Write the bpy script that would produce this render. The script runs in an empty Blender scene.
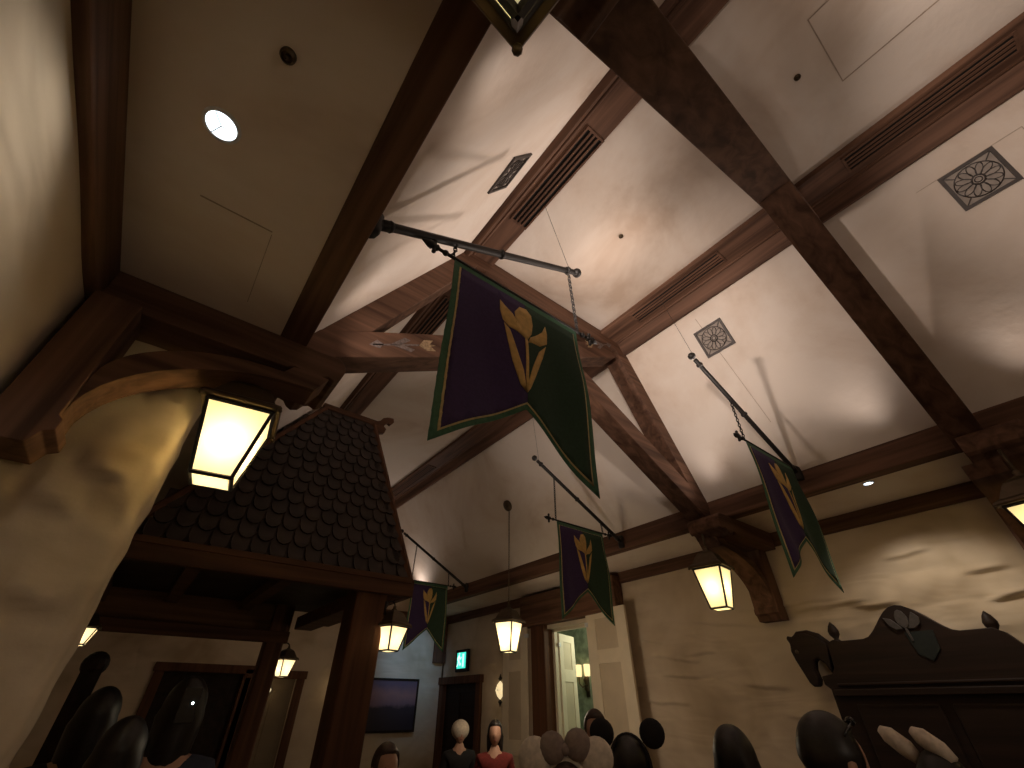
import bpy, bmesh, math, random
from mathutils import Vector, Matrix, noise
random.seed(5)
S = 3.6          # metres per layout unit (camera to flat ceiling)
CZ = 1.78         # height of the camera above the floor
C = bpy.context.scene.collection
scene = bpy.context.scene

# ------------------------------------------------------------------ camera, world, lights, exposure
cam_d = bpy.data.cameras.new('camera'); cam = bpy.data.objects.new('camera', cam_d); C.objects.link(cam)
cam_d.sensor_width = 36.0; cam_d.lens = 423.0 / 1024.0 * 36.0
cam_d.clip_start = 0.02; cam_d.clip_end = 100
cam.location = (0, 0, CZ)
cam.rotation_euler = (math.radians(90 + 37.35), 0, math.radians(-37.7))
scene.camera = cam
world = bpy.data.worlds.new('world'); scene.world = world; world.use_nodes = True
world.node_tree.nodes['Background'].inputs[0].default_value = (1.0, 0.75, 0.5, 1)
world.node_tree.nodes['Background'].inputs[1].default_value = 0.004
scene.view_settings.view_transform = 'Standard'; scene.view_settings.look = 'None'
scene.view_settings.gamma = 1.0; scene.view_settings.use_curve_mapping = False
scene.view_settings.exposure = 0.14

def P(x, y, z): return Vector((x * S, y * S, z * S + CZ))

def spot(name, loc, aim, watts, col, size, blend=.4, rad=.03):
    l = bpy.data.lights.new(name, 'SPOT'); l.energy = watts; l.color = col
    l.spot_size = math.radians(size); l.spot_blend = blend; l.shadow_soft_size = rad
    o = bpy.data.objects.new(name, l); C.objects.link(o); o.location = P(*loc)
    d = P(*aim) - P(*loc); o.rotation_euler = d.to_track_quat('-Z', 'Y').to_euler()
    return o
def point(name, loc, watts, col, rad=.05):
    l = bpy.data.lights.new(name, 'POINT'); l.energy = watts; l.color = col; l.shadow_soft_size = rad
    o = bpy.data.objects.new(name, l); C.objects.link(o); o.location = P(*loc); return o
WASH = (1.0, .83, .73)
# hidden uplights standing on the hammer beams beside each truss, washing the ceiling
# (x, y, z) of the fixture, aim point, watts, cone, blend
UP = []
for yy, sg, w in ((.575, -1, 1), (.735, 1, .40), (.115, 1, 1), (-.100, -1, 1)):
    for x, sx in ((.088, 1), (1.192, -1)):
        UP.append(((x, yy, .47), (x + sx * .42, yy + sg * (.10 if abs(yy) > .3 else .20), .93), 11 * w, 100, .7))      # wide wash of the slope above the fixture
        UP.append(((x, yy, .50), (x + sx * .90, yy + sg * (.24 if abs(yy) > .3 else .42), .885), 160 * w, 50, .75))       # across to the far slope
UP.append(((1.185, 2.42, .475), (.80, 2.20, .95), 30, 120, 1.0))
UP.append(((.10, 2.42, .475), (.5, 2.28, 1.0), 20, 100, .6))
for a_, b_, w, sz, bl in UP: spot('uplight_beam', a_, b_, w, WASH, sz, bl, .09)
spot('soffit_downlight_beam', (-.114, .304, .425), (-.114, .304, 0), 6.5, (1.0, .90, .76), 125, .7)
spot('soffit_downlight_beam', (1.296, .237, .425), (1.38, .237, 0), 26, (1.0, .86, .70), 120, .8)
spot('blue_wash_beam', (1.15, 2.15, .40), (1.27, 2.57, .19), 32, (.35, .62, 1.0), 62, 1.0)
point('hall_fill', (.45, -.55, .05), 14, (1.0, .82, .64), .25)  # added fill for the right wall and banners, no lamp stands here
point('hall_fill', (1.0, 1.25, .08), 15, (1.0, .78, .55), .25)  # added fill for the cream doors and wall beside them, no lamp here
# the warm hall points above are added fill without fixtures
def area(name, loc, aim, w, col, sx):
    l = bpy.data.lights.new(name, 'AREA'); l.energy = w; l.color = col; l.size = sx
    o = bpy.data.objects.new(name, l); C.objects.link(o); o.location = P(*loc)
    o.rotation_euler = (P(*aim) - P(*loc)).to_track_quat('-Z', 'Y').to_euler(); return o
point('side_room_light', (1.75, 1.52, .26), 16, (.95, 1.0, .75), .1)

# ------------------------------------------------------------------ materials
def newmat(name):
    m = bpy.data.materials.new(name); m.use_nodes = True
    nt = m.node_tree; b = nt.nodes['Principled BSDF']; return m, nt, b
def N(nt, t, **kw):
    n = nt.nodes.new(t)
    for k, v in kw.items(): setattr(n, k, v)
    return n
def coords(nt, scale=(1, 1, 1), rot=(0, 0, 0)):
    g = N(nt, 'ShaderNodeNewGeometry'); mp = N(nt, 'ShaderNodeMapping')
    mp.inputs['Scale'].default_value = scale; mp.inputs['Rotation'].default_value = rot
    nt.links.new(g.outputs['Position'], mp.inputs['Vector']); return mp.outputs[0]
def ramp(nt, src, stops):
    r = N(nt, 'ShaderNodeValToRGB'); e = r.color_ramp.elements
    while len(e) < len(stops): e.new(.5)
    for el, (p, c) in zip(e, stops): el.position = p; el.color = (*c, 1)
    nt.links.new(src, r.inputs[0]); return r.outputs[0]
def bump(nt, b, h, strength, dist):
    bp = N(nt, 'ShaderNodeBump'); bp.inputs['Strength'].default_value = strength; bp.inputs['Distance'].default_value = dist
    nt.links.new(h, bp.inputs['Height']); nt.links.new(bp.outputs[0], b.inputs['Normal'])

def plaster(name, light, mid, dark, scale=.9, stones=0.0, det=3.0):
    m, nt, b = newmat(name)
    n = N(nt, 'ShaderNodeTexNoise'); n.inputs['Scale'].default_value = scale; n.inputs['Detail'].default_value = det
    n.inputs['Roughness'].default_value = .6; n.inputs['Distortion'].default_value = .5
    v = coords(nt); nt.links.new(v, n.inputs['Vector'])
    col = ramp(nt, n.outputs[0], [(.30, dark), (.45, mid), (.58, light)])
    nt.links.new(col, b.inputs['Base Color']); b.inputs['Roughness'].default_value = .85
    n2 = N(nt, 'ShaderNodeTexNoise'); n2.inputs['Scale'].default_value = 9; n2.inputs['Detail'].default_value = 6
    nt.links.new(v, n2.inputs['Vector'])
    if stones:
        # worn plaster: horizontal stone courses that show through in patches
        v2 = coords(nt, (1.1, 1.1, 3.6))
        nb = N(nt, 'ShaderNodeTexNoise'); nb.inputs['Scale'].default_value = 1.0; nb.inputs['Detail'].default_value = 2; nb.inputs['Distortion'].default_value = .8
        nt.links.new(v2, nb.inputs['Vector'])
        vo = N(nt, 'ShaderNodeTexVoronoi'); vo.feature = 'SMOOTH_F1'; vo.inputs['Scale'].default_value = 1.35; vo.inputs['Smoothness'].default_value = .25
        nt.links.new(v2, vo.inputs['Vector'])
        nm = N(nt, 'ShaderNodeTexNoise'); nm.inputs['Scale'].default_value = .8; nm.inputs['Detail'].default_value = 1
        nt.links.new(v, nm.inputs['Vector'])
        mk = ramp(nt, nm.outputs[0], [(.42, (0, 0, 0)), (.56, (1, 1, 1))])
        mu = N(nt, 'ShaderNodeMath', operation='MULTIPLY'); nt.links.new(vo.outputs['Distance'], mu.inputs[0]); nt.links.new(mk, mu.inputs[1])
        ad = N(nt, 'ShaderNodeMath', operation='MULTIPLY_ADD'); nt.links.new(mu.outputs[0], ad.inputs[0]); ad.inputs[1].default_value = -1.6
        a2 = N(nt, 'ShaderNodeMath', operation='MULTIPLY_ADD'); nt.links.new(n2.outputs[0], a2.inputs[0]); a2.inputs[1].default_value = .08
        nt.links.new(nb.outputs[0], a2.inputs[2]); nt.links.new(a2.outputs[0], ad.inputs[2])
        bump(nt, b, ad.outputs[0], .7, stones)
    else:
        bump(nt, b, n2.outputs[0], .25, .02)
    return m
def wood(name, a, c, grain='Y', rough=.68, rot=0.0):
    m, nt, b = newmat(name)
    sc = {'X': (.7, 14, 14), 'Y': (14, .7, 14), 'Z': (14, 14, .7)}[grain]
    n = N(nt, 'ShaderNodeTexNoise'); n.inputs['Scale'].default_value = 1.0; n.inputs['Detail'].default_value = 5
    n.inputs['Distortion'].default_value = .6
    nt.links.new(coords(nt, sc, (0, rot, 0)), n.inputs['Vector'])
    nt.links.new(ramp(nt, n.outputs[0], [(.32, a), (.68, c)]), b.inputs['Base Color'])
    b.inputs['Roughness'].default_value = rough; b.inputs['Specular IOR Level'].default_value = .25
    bump(nt, b, n.outputs[0], .3, .01); return m
def plain(name, col, rough=.6, metal=0.0, mottled=.12, scale=20):
    m, nt, b = newmat(name)
    n = N(nt, 'ShaderNodeTexNoise'); n.inputs['Scale'].default_value = scale; n.inputs['Detail'].default_value = 3
    nt.links.new(coords(nt), n.inputs['Vector'])
    lo = tuple(v * (1 - mottled) for v in col); hi = tuple(min(1, v * (1 + mottled)) for v in col)
    nt.links.new(ramp(nt, n.outputs[0], [(.35, lo), (.65, hi)]), b.inputs['Base Color'])
    b.inputs['Roughness'].default_value = rough; b.inputs['Metallic'].default_value = metal; return m
def glow(name, col, strength):
    m, nt, b = newmat(name); b.inputs['Base Color'].default_value = (*col, 1)
    b.inputs['Emission Color'].default_value = (*col, 1); b.inputs['Emission Strength'].default_value = strength; return m
def lantern_glass(name, col, e):
    m = bpy.data.materials.new(name); m.use_nodes = True; nt = m.node_tree; nt.nodes.clear()
    o = N(nt, 'ShaderNodeOutputMaterial'); ad = N(nt, 'ShaderNodeAddShader'); tr = N(nt, 'ShaderNodeBsdfTranslucent'); em = N(nt, 'ShaderNodeEmission')
    n = N(nt, 'ShaderNodeTexNoise'); n.inputs['Scale'].default_value = 14; nt.links.new(coords(nt), n.inputs['Vector'])
    c = ramp(nt, n.outputs[0], [(.3, tuple(v * .82 for v in col)), (.7, col)])
    nt.links.new(c, em.inputs[0]); em.inputs[1].default_value = e; tr.inputs[0].default_value = (*(v * .8 for v in col), 1)
    nt.links.new(tr.outputs[0], ad.inputs[0]); nt.links.new(em.outputs[0], ad.inputs[1]); nt.links.new(ad.outputs[0], o.inputs[0]); return m

M = {}
M['ceil'] = plaster('ceiling_plaster', (.80, .71, .62), (.73, .62, .52), (.57, .44, .34), .8, det=5.0)
M['wall'] = plaster('wall_plaster', (.66, .55, .42), (.58, .47, .34), (.44, .34, .23), 1.0, stones=.035)
M['pier'] = plaster('pier_plaster', (.66, .55, .40), (.58, .47, .32), (.42, .32, .20), 1.6)
WA, WB = (.070, .034, .020), (.190, .100, .062)
for g in 'XYZ': M['w' + g] = wood('stained_wood_' + g, WA, WB, g)
M['wL'] = wood('stained_wood_left_rafter', WA, WB, 'X', rot=math.radians(60))
M['wR'] = wood('stained_wood_right_rafter', WA, WB, 'X', rot=math.radians(-60))
M['wCL'] = wood('stained_wood_left_chord', WA, WB, 'X', rot=math.radians(28))
M['wCR'] = wood('stained_wood_right_chord', WA, WB, 'X', rot=math.radians(-30))
M['hoodwood'] = wood('old_oak', (.06, .027, .014), (.13, .06, .03), 'X')
M['hoodwoodZ'] = wood('old_oak_upright', (.07, .03, .015), (.14, .06, .03), 'Z')
M['oak_panel'] = wood('oak_boarding', (.10, .05, .02), (.20, .10, .042), 'X')
M['cab'] = wood('black_oak', (.012, .006, .004), (.026, .013, .008), 'Y', .6)
M['tile'] = plain('slate_shingle', (.040, .027, .022), .7, 0, .35, 6)
M['iron'] = plain('black_iron', (.016, .013, .011), .5, .2)
M['bronze'] = plain('aged_bronze', (.10, .07, .04), .45, .6)
M['dark'] = plain('painted_vent_shade', (.01, .008, .006), .9)  # near-black colour for the shade inside the vent slots
M['purple'] = plain('purple_cloth', (.048, .026, .095), .9, 0, .1, 60)
M['green'] = plain('dark_green_cloth', (.024, .056, .034), .9, 0, .1, 60)
M['border'] = plain('green_border_cloth', (.06, .15, .085), .85, 0, .1, 60)
M['gold'] = plain('gold_cloth', (.62, .40, .13), .7, 0, .12, 30)
M['gold2'] = plain('gold_piping', (.62, .50, .25), .7, 0, .1, 60)
M['cream'] = plain('cream_door_paint', (.80, .70, .54), .55, 0, .06, 3)
M['creamD'] = plain('beige_door_panel', (.62, .52, .38), .6, 0, .06, 3)
M['grille'] = plain('grille_iron', (.045, .035, .03), .5, .3)
M['grille_back'] = plain('grille_backing', (.34, .29, .25), .8)
M['glass'] = lantern_glass('amber_lantern_glass', (1.0, .85, .46), .38)
M['glass2'] = lantern_glass('pale_lantern_glass', (1.0, .82, .48), .72)
M['lamp'] = glow('downlight_lens', (.80, .93, 1.0), 3.0)
M['exit'] = glow('exit_green', (.05, .72, .55), 1.1)
M['exitw'] = glow('exit_white', (.70, 1.0, .92), 1.0)
M['white'] = plain('white_metal', (.7, .7, .7), .5)
M['seam'] = plain('seam', (.42, .33, .25), .9)
M['floor'] = plain('floor_boards', (.09, .05, .03), .6, 0, .3, 2)

# ------------------------------------------------------------------ mesh helpers (layout units)
class MB:
    def split(s, *a, **k):
        # every connected piece becomes a part of its own
        par = list(range(len(s.v)))
        def f(i):
            while par[i] != i: par[i] = par[par[i]]; i = par[i]
            return i
        for fc in s.f:
            for q in fc[1:]: par[f(q)] = f(fc[0])
        g = {}
        for fc in s.f: g.setdefault(f(fc[0]), []).append(fc)
        out = []
        for fs in g.values():
            ids = sorted({q for fc in fs for q in fc}); mp = {q: n_ for n_, q in enumerate(ids)}
            m = MB(); m.v = [s.v[q] for q in ids]; m.f = [tuple(mp[q] for q in fc) for fc in fs]; out.append(m.build(*a, **k))
        return out
    def __init__(s): s.v = []; s.f = []
    def add(s, vs, fs):
        o = len(s.v); s.v += [Vector(p) for p in vs]; s.f += [tuple(i + o for i in f) for f in fs]; return s
    def box(s, x0, x1, y0, y1, z0, z1):
        return s.add([(x0, y0, z0), (x1, y0, z0), (x1, y1, z0), (x0, y1, z0), (x0, y0, z1), (x1, y0, z1), (x1, y1, z1), (x0, y1, z1)],
                     [(0, 3, 2, 1), (4, 5, 6, 7), (0, 1, 5, 4), (1, 2, 6, 5), (2, 3, 7, 6), (3, 0, 4, 7)])
    def prism(s, pts, a, b, ax='y'):
        # pts: 2D outline; extruded along ax between a and b
        def q(p, t): return {'y': (p[0], t, p[1]), 'x': (t, p[0], p[1]), 'z': (p[0], p[1], t)}[ax]
        n = len(pts); return s.add([q(p, a) for p in pts] + [q(p, b) for p in pts],
            [tuple(range(n)), tuple(range(2 * n - 1, n - 1, -1))] + [(i, i + n, (i + 1) % n + n, (i + 1) % n) for i in range(n)])
    def tube(s, pts, r, n=8, closed=False):
        pts = [Vector(p) for p in pts]; rs = r if isinstance(r, (list, tuple)) else [r] * len(pts)
        o = len(s.v); up = Vector((0, 0, 1)); m = len(pts)
        for i, p in enumerate(pts):
            d = (pts[(i + 1) % m] - pts[i - 1]) if closed else (pts[min(i + 1, m - 1)] - pts[max(i - 1, 0)])
            if d.length < 1e-9: d = Vector((0, 0, 1))
            d.normalize(); u = d.cross(up)
            if u.length < .05: u = d.cross(Vector((1, 0, 0)))
            u.normalize(); w = d.cross(u)
            for k in range(n):
                a = 2 * math.pi * k / n; s.v.append(p + (u * math.cos(a) + w * math.sin(a)) * rs[i])
        for i in range(m if closed else m - 1):
            j = (i + 1) % m
            for k in range(n):
                l = (k + 1) % n; s.f.append((o + i * n + k, o + i * n + l, o + j * n + l, o + j * n + k))
        if not closed:
            s.f.append(tuple(o + k for k in range(n - 1, -1, -1))); s.f.append(tuple(o + (m - 1) * n + k for k in range(n)))
        return s
    def lathe(s, c, prof, n=16, sq=False, rot=0):
        # prof: list of (radius, dz); sq: four sided
        k = 4 if sq else n; o = len(s.v)
        for r, dz in prof:
            for i in range(k):
                a = 2 * math.pi * i / k + (math.pi / 4 if sq else 0) + rot
                rr = r * (math.sqrt(2) if sq else 1); s.v.append(Vector((c[0] + rr * math.cos(a), c[1] + rr * math.sin(a), c[2] + dz)))
        for j in range(len(prof) - 1):
            for i in range(k):
                l = (i + 1) % k; s.f.append((o + j * k + i, o + j * k + l, o + (j + 1) * k + l, o + (j + 1) * k + i))
        s.f.append(tuple(o + i for i in range(k - 1, -1, -1))); s.f.append(tuple(o + (len(prof) - 1) * k + i for i in range(k))); return s
    def ball(s, c, r, n=10, sc=(1, 1, 1)):
        o = len(s.v); m = n // 2 + 1
        for j in range(m + 1):
            t = math.pi * j / m
            for i in range(n):
                a = 2 * math.pi * i / n
                s.v.append(Vector((c[0] + r * sc[0] * math.sin(t) * math.cos(a), c[1] + r * sc[1] * math.sin(t) * math.sin(a), c[2] + r * sc[2] * math.cos(t))))
        for j in range(m):
            for i in range(n):
                l = (i + 1) % n; s.f.append((o + j * n + i, o + j * n + l, o + (j + 1) * n + l, o + (j + 1) * n + i))
        return s
    def build(s, name, mat, parent=None, bevel=0.0, smooth=False, raw=False, sheet=False):
        me = bpy.data.meshes.new(name)
        base = parent['_o'] if parent is not None and '_o' in parent.keys() else None
        off = Vector(base) if base is not None else Vector((0, 0, 0))
        vs = [(p.copy() if raw else P(*p)) for p in s.v]
        me.from_pydata([v - off for v in vs], [], s.f)
        bm = bmesh.new(); bm.from_mesh(me); bmesh.ops.remove_doubles(bm, verts=bm.verts, dist=1e-5)
        (None if sheet else bmesh.ops.recalc_face_normals(bm, faces=bm.faces)); bm.to_mesh(me); bm.free()
        me.materials.append(mat)
        if smooth:
            for p in me.polygons: p.use_smooth = True
        o = bpy.data.objects.new(name, me); C.objects.link(o)
        if parent is not None: o.parent = parent
        if parent is not None and parent.type == 'MESH' and '_o' in parent.keys(): pass
        o['_o'] = list(off)
        if bevel:
            b = o.modifiers.new('bevel', 'BEVEL'); b.width = bevel * S; b.segments = 2; b.limit_method = 'ANGLE'
        return o
def thing(name, label, cat, loc, group=None):
    o = bpy.data.objects.new(name, None); C.objects.link(o); o.location = P(*loc)
    o['label'] = label; o['category'] = cat; o['_o'] = list(P(*loc))
    if group: o['group'] = group
    return o
def tag(o, label, cat, group=None):
    o['label'] = label; o['category'] = cat
    if group: o['group'] = group
    return o
def struct(o, label=None):
    o['kind'] = 'structure'
    if label: o['label'] = label
    return o
FZ = -CZ / S     # floor level in layout units

# ------------------------------------------------------------------ room shell
XL, XR, YB, YE = -.186, 1.48, -1.15, 2.574
SOF = .44
struct(MB().box(XL - .1, 2.3, YB - .1, YE + .1, FZ - .03, FZ).build('floor', M['floor']))
cb = MB()
T = .03
cb.box(.336, .944, YB, YE, 1, 1 + T)                                        # flat top
cb.prism([(.045, .4966), (.336, 1), (.336, 1 + T), (.01, .4966)], YB, YE)   # left slope
cb.prism([(1.235, .4966), (.944, 1), (.944, 1 + T), (1.27, .4966)], YB, YE) # right slope
cb.box(XL - .03, .0065, YB, YE, SOF, SOF + .02)                                   # left soffit
cb.box(1.2735, XR + .03, YB, YE, SOF, SOF + .02)                                  # right soffit
struct(cb.build('ceiling', M['ceil']), 'cream mottled plaster ceiling')

def grid_wall(name, mat, org, du, dv, nu, nv, fn, thick, holes=()):
    """plaster wall as a fine relief sheet with a back; org + u*du + v*dv, fn(u,v)->offset along normal"""
    o = Vector(org); du = Vector(du); dv = Vector(dv); n = du.cross(dv).normalized(); m = MB(); vs = []; fs = []
    for j in range(nv + 1):
        for i in range(nu + 1):
            u, v = i / nu, j / nv; vs.append(o + du * u + dv * v + n * fn((o + du * u + dv * v)))
    for j in range(nv):
        for i in range(nu):
            c = o + du * ((i + .5) / nu) + dv * ((j + .5) / nv)
            if any(h(c) for h in holes): continue
            a = j * (nu + 1) + i; fs.append((a, a + 1, a + nu + 2, a + nu + 1))
    m.add(vs, fs); ob = m.build(name, mat, smooth=True, sheet=True)
    so = ob.modifiers.new('solid', 'SOLIDIFY'); so.thickness = thick * S; so.offset = -1
    return ob
# stone relief: a few bulging courses pushing through the plaster
rs = random.Random(11)
COURSES = []
for k in range(120):
    COURSES.append((rs.uniform(-.9, 2.5), rs.uniform(-.45, .36), rs.uniform(.03, .085), rs.uniform(.012, .024)))
LEDGES = [(.775, .243, .444, .236), (.924, .228, .70, .196), (.873, .272, .735, .262), (.596, .219, .39, .226), (.442, .212, .331, .210), (1.111, .147, .92, .120),
    (1.163, .019, .99, .006), (.989, .139, .858, .142), (.33, .307, .221, .313), (.193, .252, .108, .248), (.179, .194, .08, .200), (1.083, .087, .933, .075), (1.144, .196, 1.041, .178),
    (1.30, .05, 1.15, .06), (.80, .05, .66, .045), (.70, -.02, .60, -.03), (1.98, .22, 1.80, .21), (2.2, .16, 2.05, .17), (-.05, .26, -.2, .27), (-.25, .18, -.4, .19)]
def relief(p, seed=0.0):
    h = noise.noise(Vector((p.x * 5, p.y * 5 + seed, p.z * 7))) * .0035 + noise.noise(Vector((3, p.y * 22, p.z * 34))) * .0010
    for (ya, za, yb, zb) in LEDGES:
        if yb - .02 < p.y < ya + .02:
            u = (p.y - yb) / (ya - yb); e = max(0, 1 - abs(2 * u - 1) ** 3); zl = zb + (za - zb) * u + .006 * noise.noise(Vector((p.y * 14, za * 9, 0)))
            dz = (p.z - zl) / .030; h += .0098 * e * (math.exp(-dz * 1.3) if dz > 0 else max(0, 1 + dz * 4.5))
    for (cy, cz, ly, lz) in COURSES:
        dy = (p.y - cy) / ly; dz = (p.z - cz) / lz
        if abs(dy) < 1 and -1 < dz < .3: h += .0018 * (1 - abs(dy)) ** .5 * (dz + 1) / 1.3
    return h
def hole_right(c): return (1.373 < c.y < 1.70 and c.z < .30) or (2.2 < c.y < 2.545 and c.z < .11)
struct(grid_wall('wall_right', M['wall'], (XR, YE, FZ), (0, YB - YE, 0), (0, 0, SOF - FZ), 460, 230,
                 lambda p: relief(p) - .006, .03, (hole_right,)), 'beige plastered stone wall')
def hole_end(c): return (.14 < c.x < .46 and c.z < .125) or (.50 < c.x < .69 and c.z < .115)
struct(grid_wall('wall_end', M['wall'], (XL, YE, FZ), (XR - XL, 0, 0), (0, 0, 1.1 - FZ), 200, 120,
                 lambda p: noise.noise(Vector((p.x * 6, p.z * 8, 3))) * .005, .03, (hole_end,)))
struct(grid_wall('wall_left', M['wall'], (XL, YB, FZ), (0, YE - YB, 0), (0, 0, SOF - FZ), 160, 60,
                 lambda p: noise.noise(Vector((p.y * 7, p.z * 5, 8))) * .003 + noise.noise(Vector((p.y * 2.4, p.z * 2, 1))) * .004 - .008, .03))
struct(MB().box(XL, XR, YB - .03, YB, FZ, 1.03).build('wall_back', M['wall']))

# pier: thick rough plaster wall stub standing out from the left wall
pm = MB(); prof = []
nz = 130
def pier_pt(u, z):
    # u 0..1 along front face then round the nose 1..1.6 and back
    w = noise.noise(Vector((z * 9, 2, 1))) * .006 + noise.noise(Vector((z * 30, 5, 1))) * .0025
    bulge = .003 * math.exp(-((z - .30) / .03) ** 2)
    edge = -.048 + w
    xx_ = min(u, 1) * .13 + max(0, u - 1) * .08; rough = noise.noise(Vector((xx_ * 9, z * 11, 7))) * .0035 + noise.noise(Vector((xx_ * 26, z * 44, 3))) * .0028
    if u <= 1:
        x = XL + (edge - .015 - XL) * u; y = .636 - rough - bulge * max(0, (u - .55) / .45) ** 2
        # a ledge of stone under the plaster
        for (lz, u0, u1, am) in ((.318, .70, 1.08, .014), (.212, .52, .98, .012), (.168, .30, .72, .009), (.085, .55, 1.0, .008), (.02, .2, .7, .008)):
            du_ = max(0, 1 - ((u - (u0 + u1) / 2) / ((u1 - u0) / 2)) ** 2) ** .7 if u0 < u < min(u1, 1.0001) else 0
            tz = (z - lz + .03 * (u - .7)) / .026; y -= am * du_ * (math.exp(-tz * 1.2) if tz > 0 else max(0, 1 + tz * 3.5))
    elif u <= 1.5:
        a = (u - 1) / .5 * math.pi / 2; x = edge - .015 + .015 * math.sin(a); y = .636 - rough + .015 * (1 - math.cos(a)) - bulge
    else:
        x = edge + rough * .5; y = .651 + (u - 1.5) / .5 * .10 - rough * (2 - u) * 2
    return (x, y, z)
us = [i / 26 for i in range(27)] + [1 + i / 12 for i in range(1, 13)]
vs = [pier_pt(u, FZ + (SOF - FZ) * j / nz) for j in range(nz + 1) for u in us]
nu = len(us); fs = [(j * nu + i, j * nu + i + 1, (j + 1) * nu + i + 1, (j + 1) * nu + i) for j in range(nz) for i in range(nu - 1)]
pm.add(vs, fs); pier = struct(pm.build('wall_pier', M['pier'], smooth=True, sheet=True), 'rough cream plaster wall stub')
so = pier.modifiers.new('solid', 'SOLIDIFY'); so.thickness = .02 * S; so.offset = -1

# wall plates (trims) where the soffits meet the walls
struct(MB().box(XL - .03, XL + .001, YB, YE, .384, SOF).build('trim_1', M['wY'], bevel=.002), 'dark timber along the top of the left wall')
struct(MB().box(1.479, XR + .03, YB, YE, .398, SOF).build('trim_2', M['wY'], bevel=.002), 'dark timber along the top of the right wall')
struct(MB().box(XL, XR, YE - .02, YE, .40, SOF).build('trim_3', M['wX'], bevel=.002))
struct(MB().box(1.41, XR, YE - .03, YE, .20, .40).build('trim_4', M['wZ'], bevel=.002), 'short dark timber post in the far corner')

# ------------------------------------------------------------------ timbers
def beam_section(cx, side, w, t, th=.016):
    # corner board: flat part of width w, sloping part of length t
    sx = 1 if side == 'L' else -1
    s30 = .5 * -sx; out = [(cx + sx * w, 1), (cx + sx * w, 1 - th), (cx + sx * th * .577, 1 - th),
        (cx - sx * .5 * t + sx * .866 * th, 1 - .866 * t - .5 * th), (cx - sx * .5 * t, 1 - .866 * t)]
    return out + [(cx, 1)]
def purlin(label, cx, side, w, t, vents):
    root = thing('ceiling_beam', label, 'beam', (cx, 0, 1), 'long beams under the ceiling corners')
    MB().prism(beam_section(cx, side, w, t), YB, YE).build('timber', M['wY'], root, bevel=.0015)
    sx = 1 if side == 'L' else -1
    # a rounded moulding where the two boards meet
    MB().tube([(cx + sx * .012, YB, 1 - .0165), (cx + sx * .012, YE, 1 - .0165)], .004, 8).build('moulding', M['wY'], root, smooth=True)
    for (y0, y1, a, b) in vents:
        x0, x1 = min(a, b), max(a, b)
        fr = MB(); z1 = 1 - .0155; z0 = z1 - .004
        fr.box(x0 - .004, x1 + .004, y0 - .005, y0, z0, z1).box(x0 - .004, x1 + .004, y1, y1 + .005, z0, z1)
        fr.box(x0 - .004, x0, y0, y1, z0, z1).box(x1, x1 + .004, y0, y1, z0, z1)
        v = fr.build('air_vent', M['wY'], root)
        MB().box(x0, x1, y0, y1, z1 - .001, z1 - .0003).build('vent_shade_sheet', M['dark'], v)  # flat dark sheet paints the shade between slats, no recess is cut
        sl = MB(); n = 4
        for k in range(1, n):
            xx = x0 + (x1 - x0) * k / n; sl.box(xx - .0022, xx + .0022, y0, y1, z0, z1 - .001)
        sl.build('vent_slats', M['wY'], v)
purlin('brown ceiling beam with slotted vents along the upper left corner of the vault', .336, 'L', .0765, .038,
       [(.208, .471, .366, .408), (.80, 1.02, .366, .408), (-.42, -.15, .366, .408)])
purlin('brown ceiling beam with slotted vents along the right corner of the vault', .944, 'R', .090, .056,
       [(.214, .505, .868, .908), (-.382, -.101, .868, .908), (1.825, 2.291, .868, .908)])
def plate(label, x0, x1):
    root = thing('plate_beam', label, 'beam', ((x0 + x1) / 2, 0, SOF), 'plate beams at the foot of the roof slopes')
    MB().box(x0, x1, YB, YE, SOF - .002, .4975).build('timber', M['wY'], root, bevel=.002)
plate('thick dark plate beam at the foot of the left roof slope', .0065, .045)
plate('thick dark plate beam at the foot of the right roof slope', 1.235, 1.2735)

def bar(p, q, d, y0, y1):
    # bar from p to q (xz); d>0 puts thickness to the left normal
    v = Vector((q[0] - p[0], q[1] - p[1])).normalized(); n = Vector((-v.y, v.x)) * d
    return MB().prism([p, q, (q[0] + n.x, q[1] + n.y), (p[0] + n.x, p[1] + n.y)], y0, y1)
def flower_paint(root, x, z, ang, y):
    # faded painted crocus along the chord's face
    ca, sa = math.cos(ang), math.sin(ang)
    def tr(pts): return [(x + 1.35 * (a * ca - b * sa), z + 1.35 * (a * sa + b * ca)) for a, b in pts]
    mm = MB()
    for pts in ([(0, 0), (.012, .010), (.028, .009), (.020, .002), (.030, .0), (.020, -.002), (.027, -.010), (.011, -.009)],):
        mm.prism(tr(pts), y - .0008, y)
    mm.build('painted_flower', M['paint_gold'], root)
    mm = MB()
    for pts in ([(-.075, .001), (0, .002), (0, -.001), (-.075, -.001)], [(-.05, 0), (-.02, .013), (-.012, .008), (-.03, .001)], [(-.045, 0), (-.018, -.012), (-.010, -.008), (-.025, -.001)],
                [(-.08, 0), (-.066, .008), (-.058, .001), (-.066, -.006)]):
        mm.prism(tr(pts), y - .0008, y)
    mm.build('painted_stem', M['paint_grey'], root)
M['paint_gold'] = plain('faded_gold_paint', (.36, .25, .14), .8, 0, .3, 60)
M['paint_grey'] = plain('faded_grey_paint', (.17, .13, .115), .8, 0, .3, 60)
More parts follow.
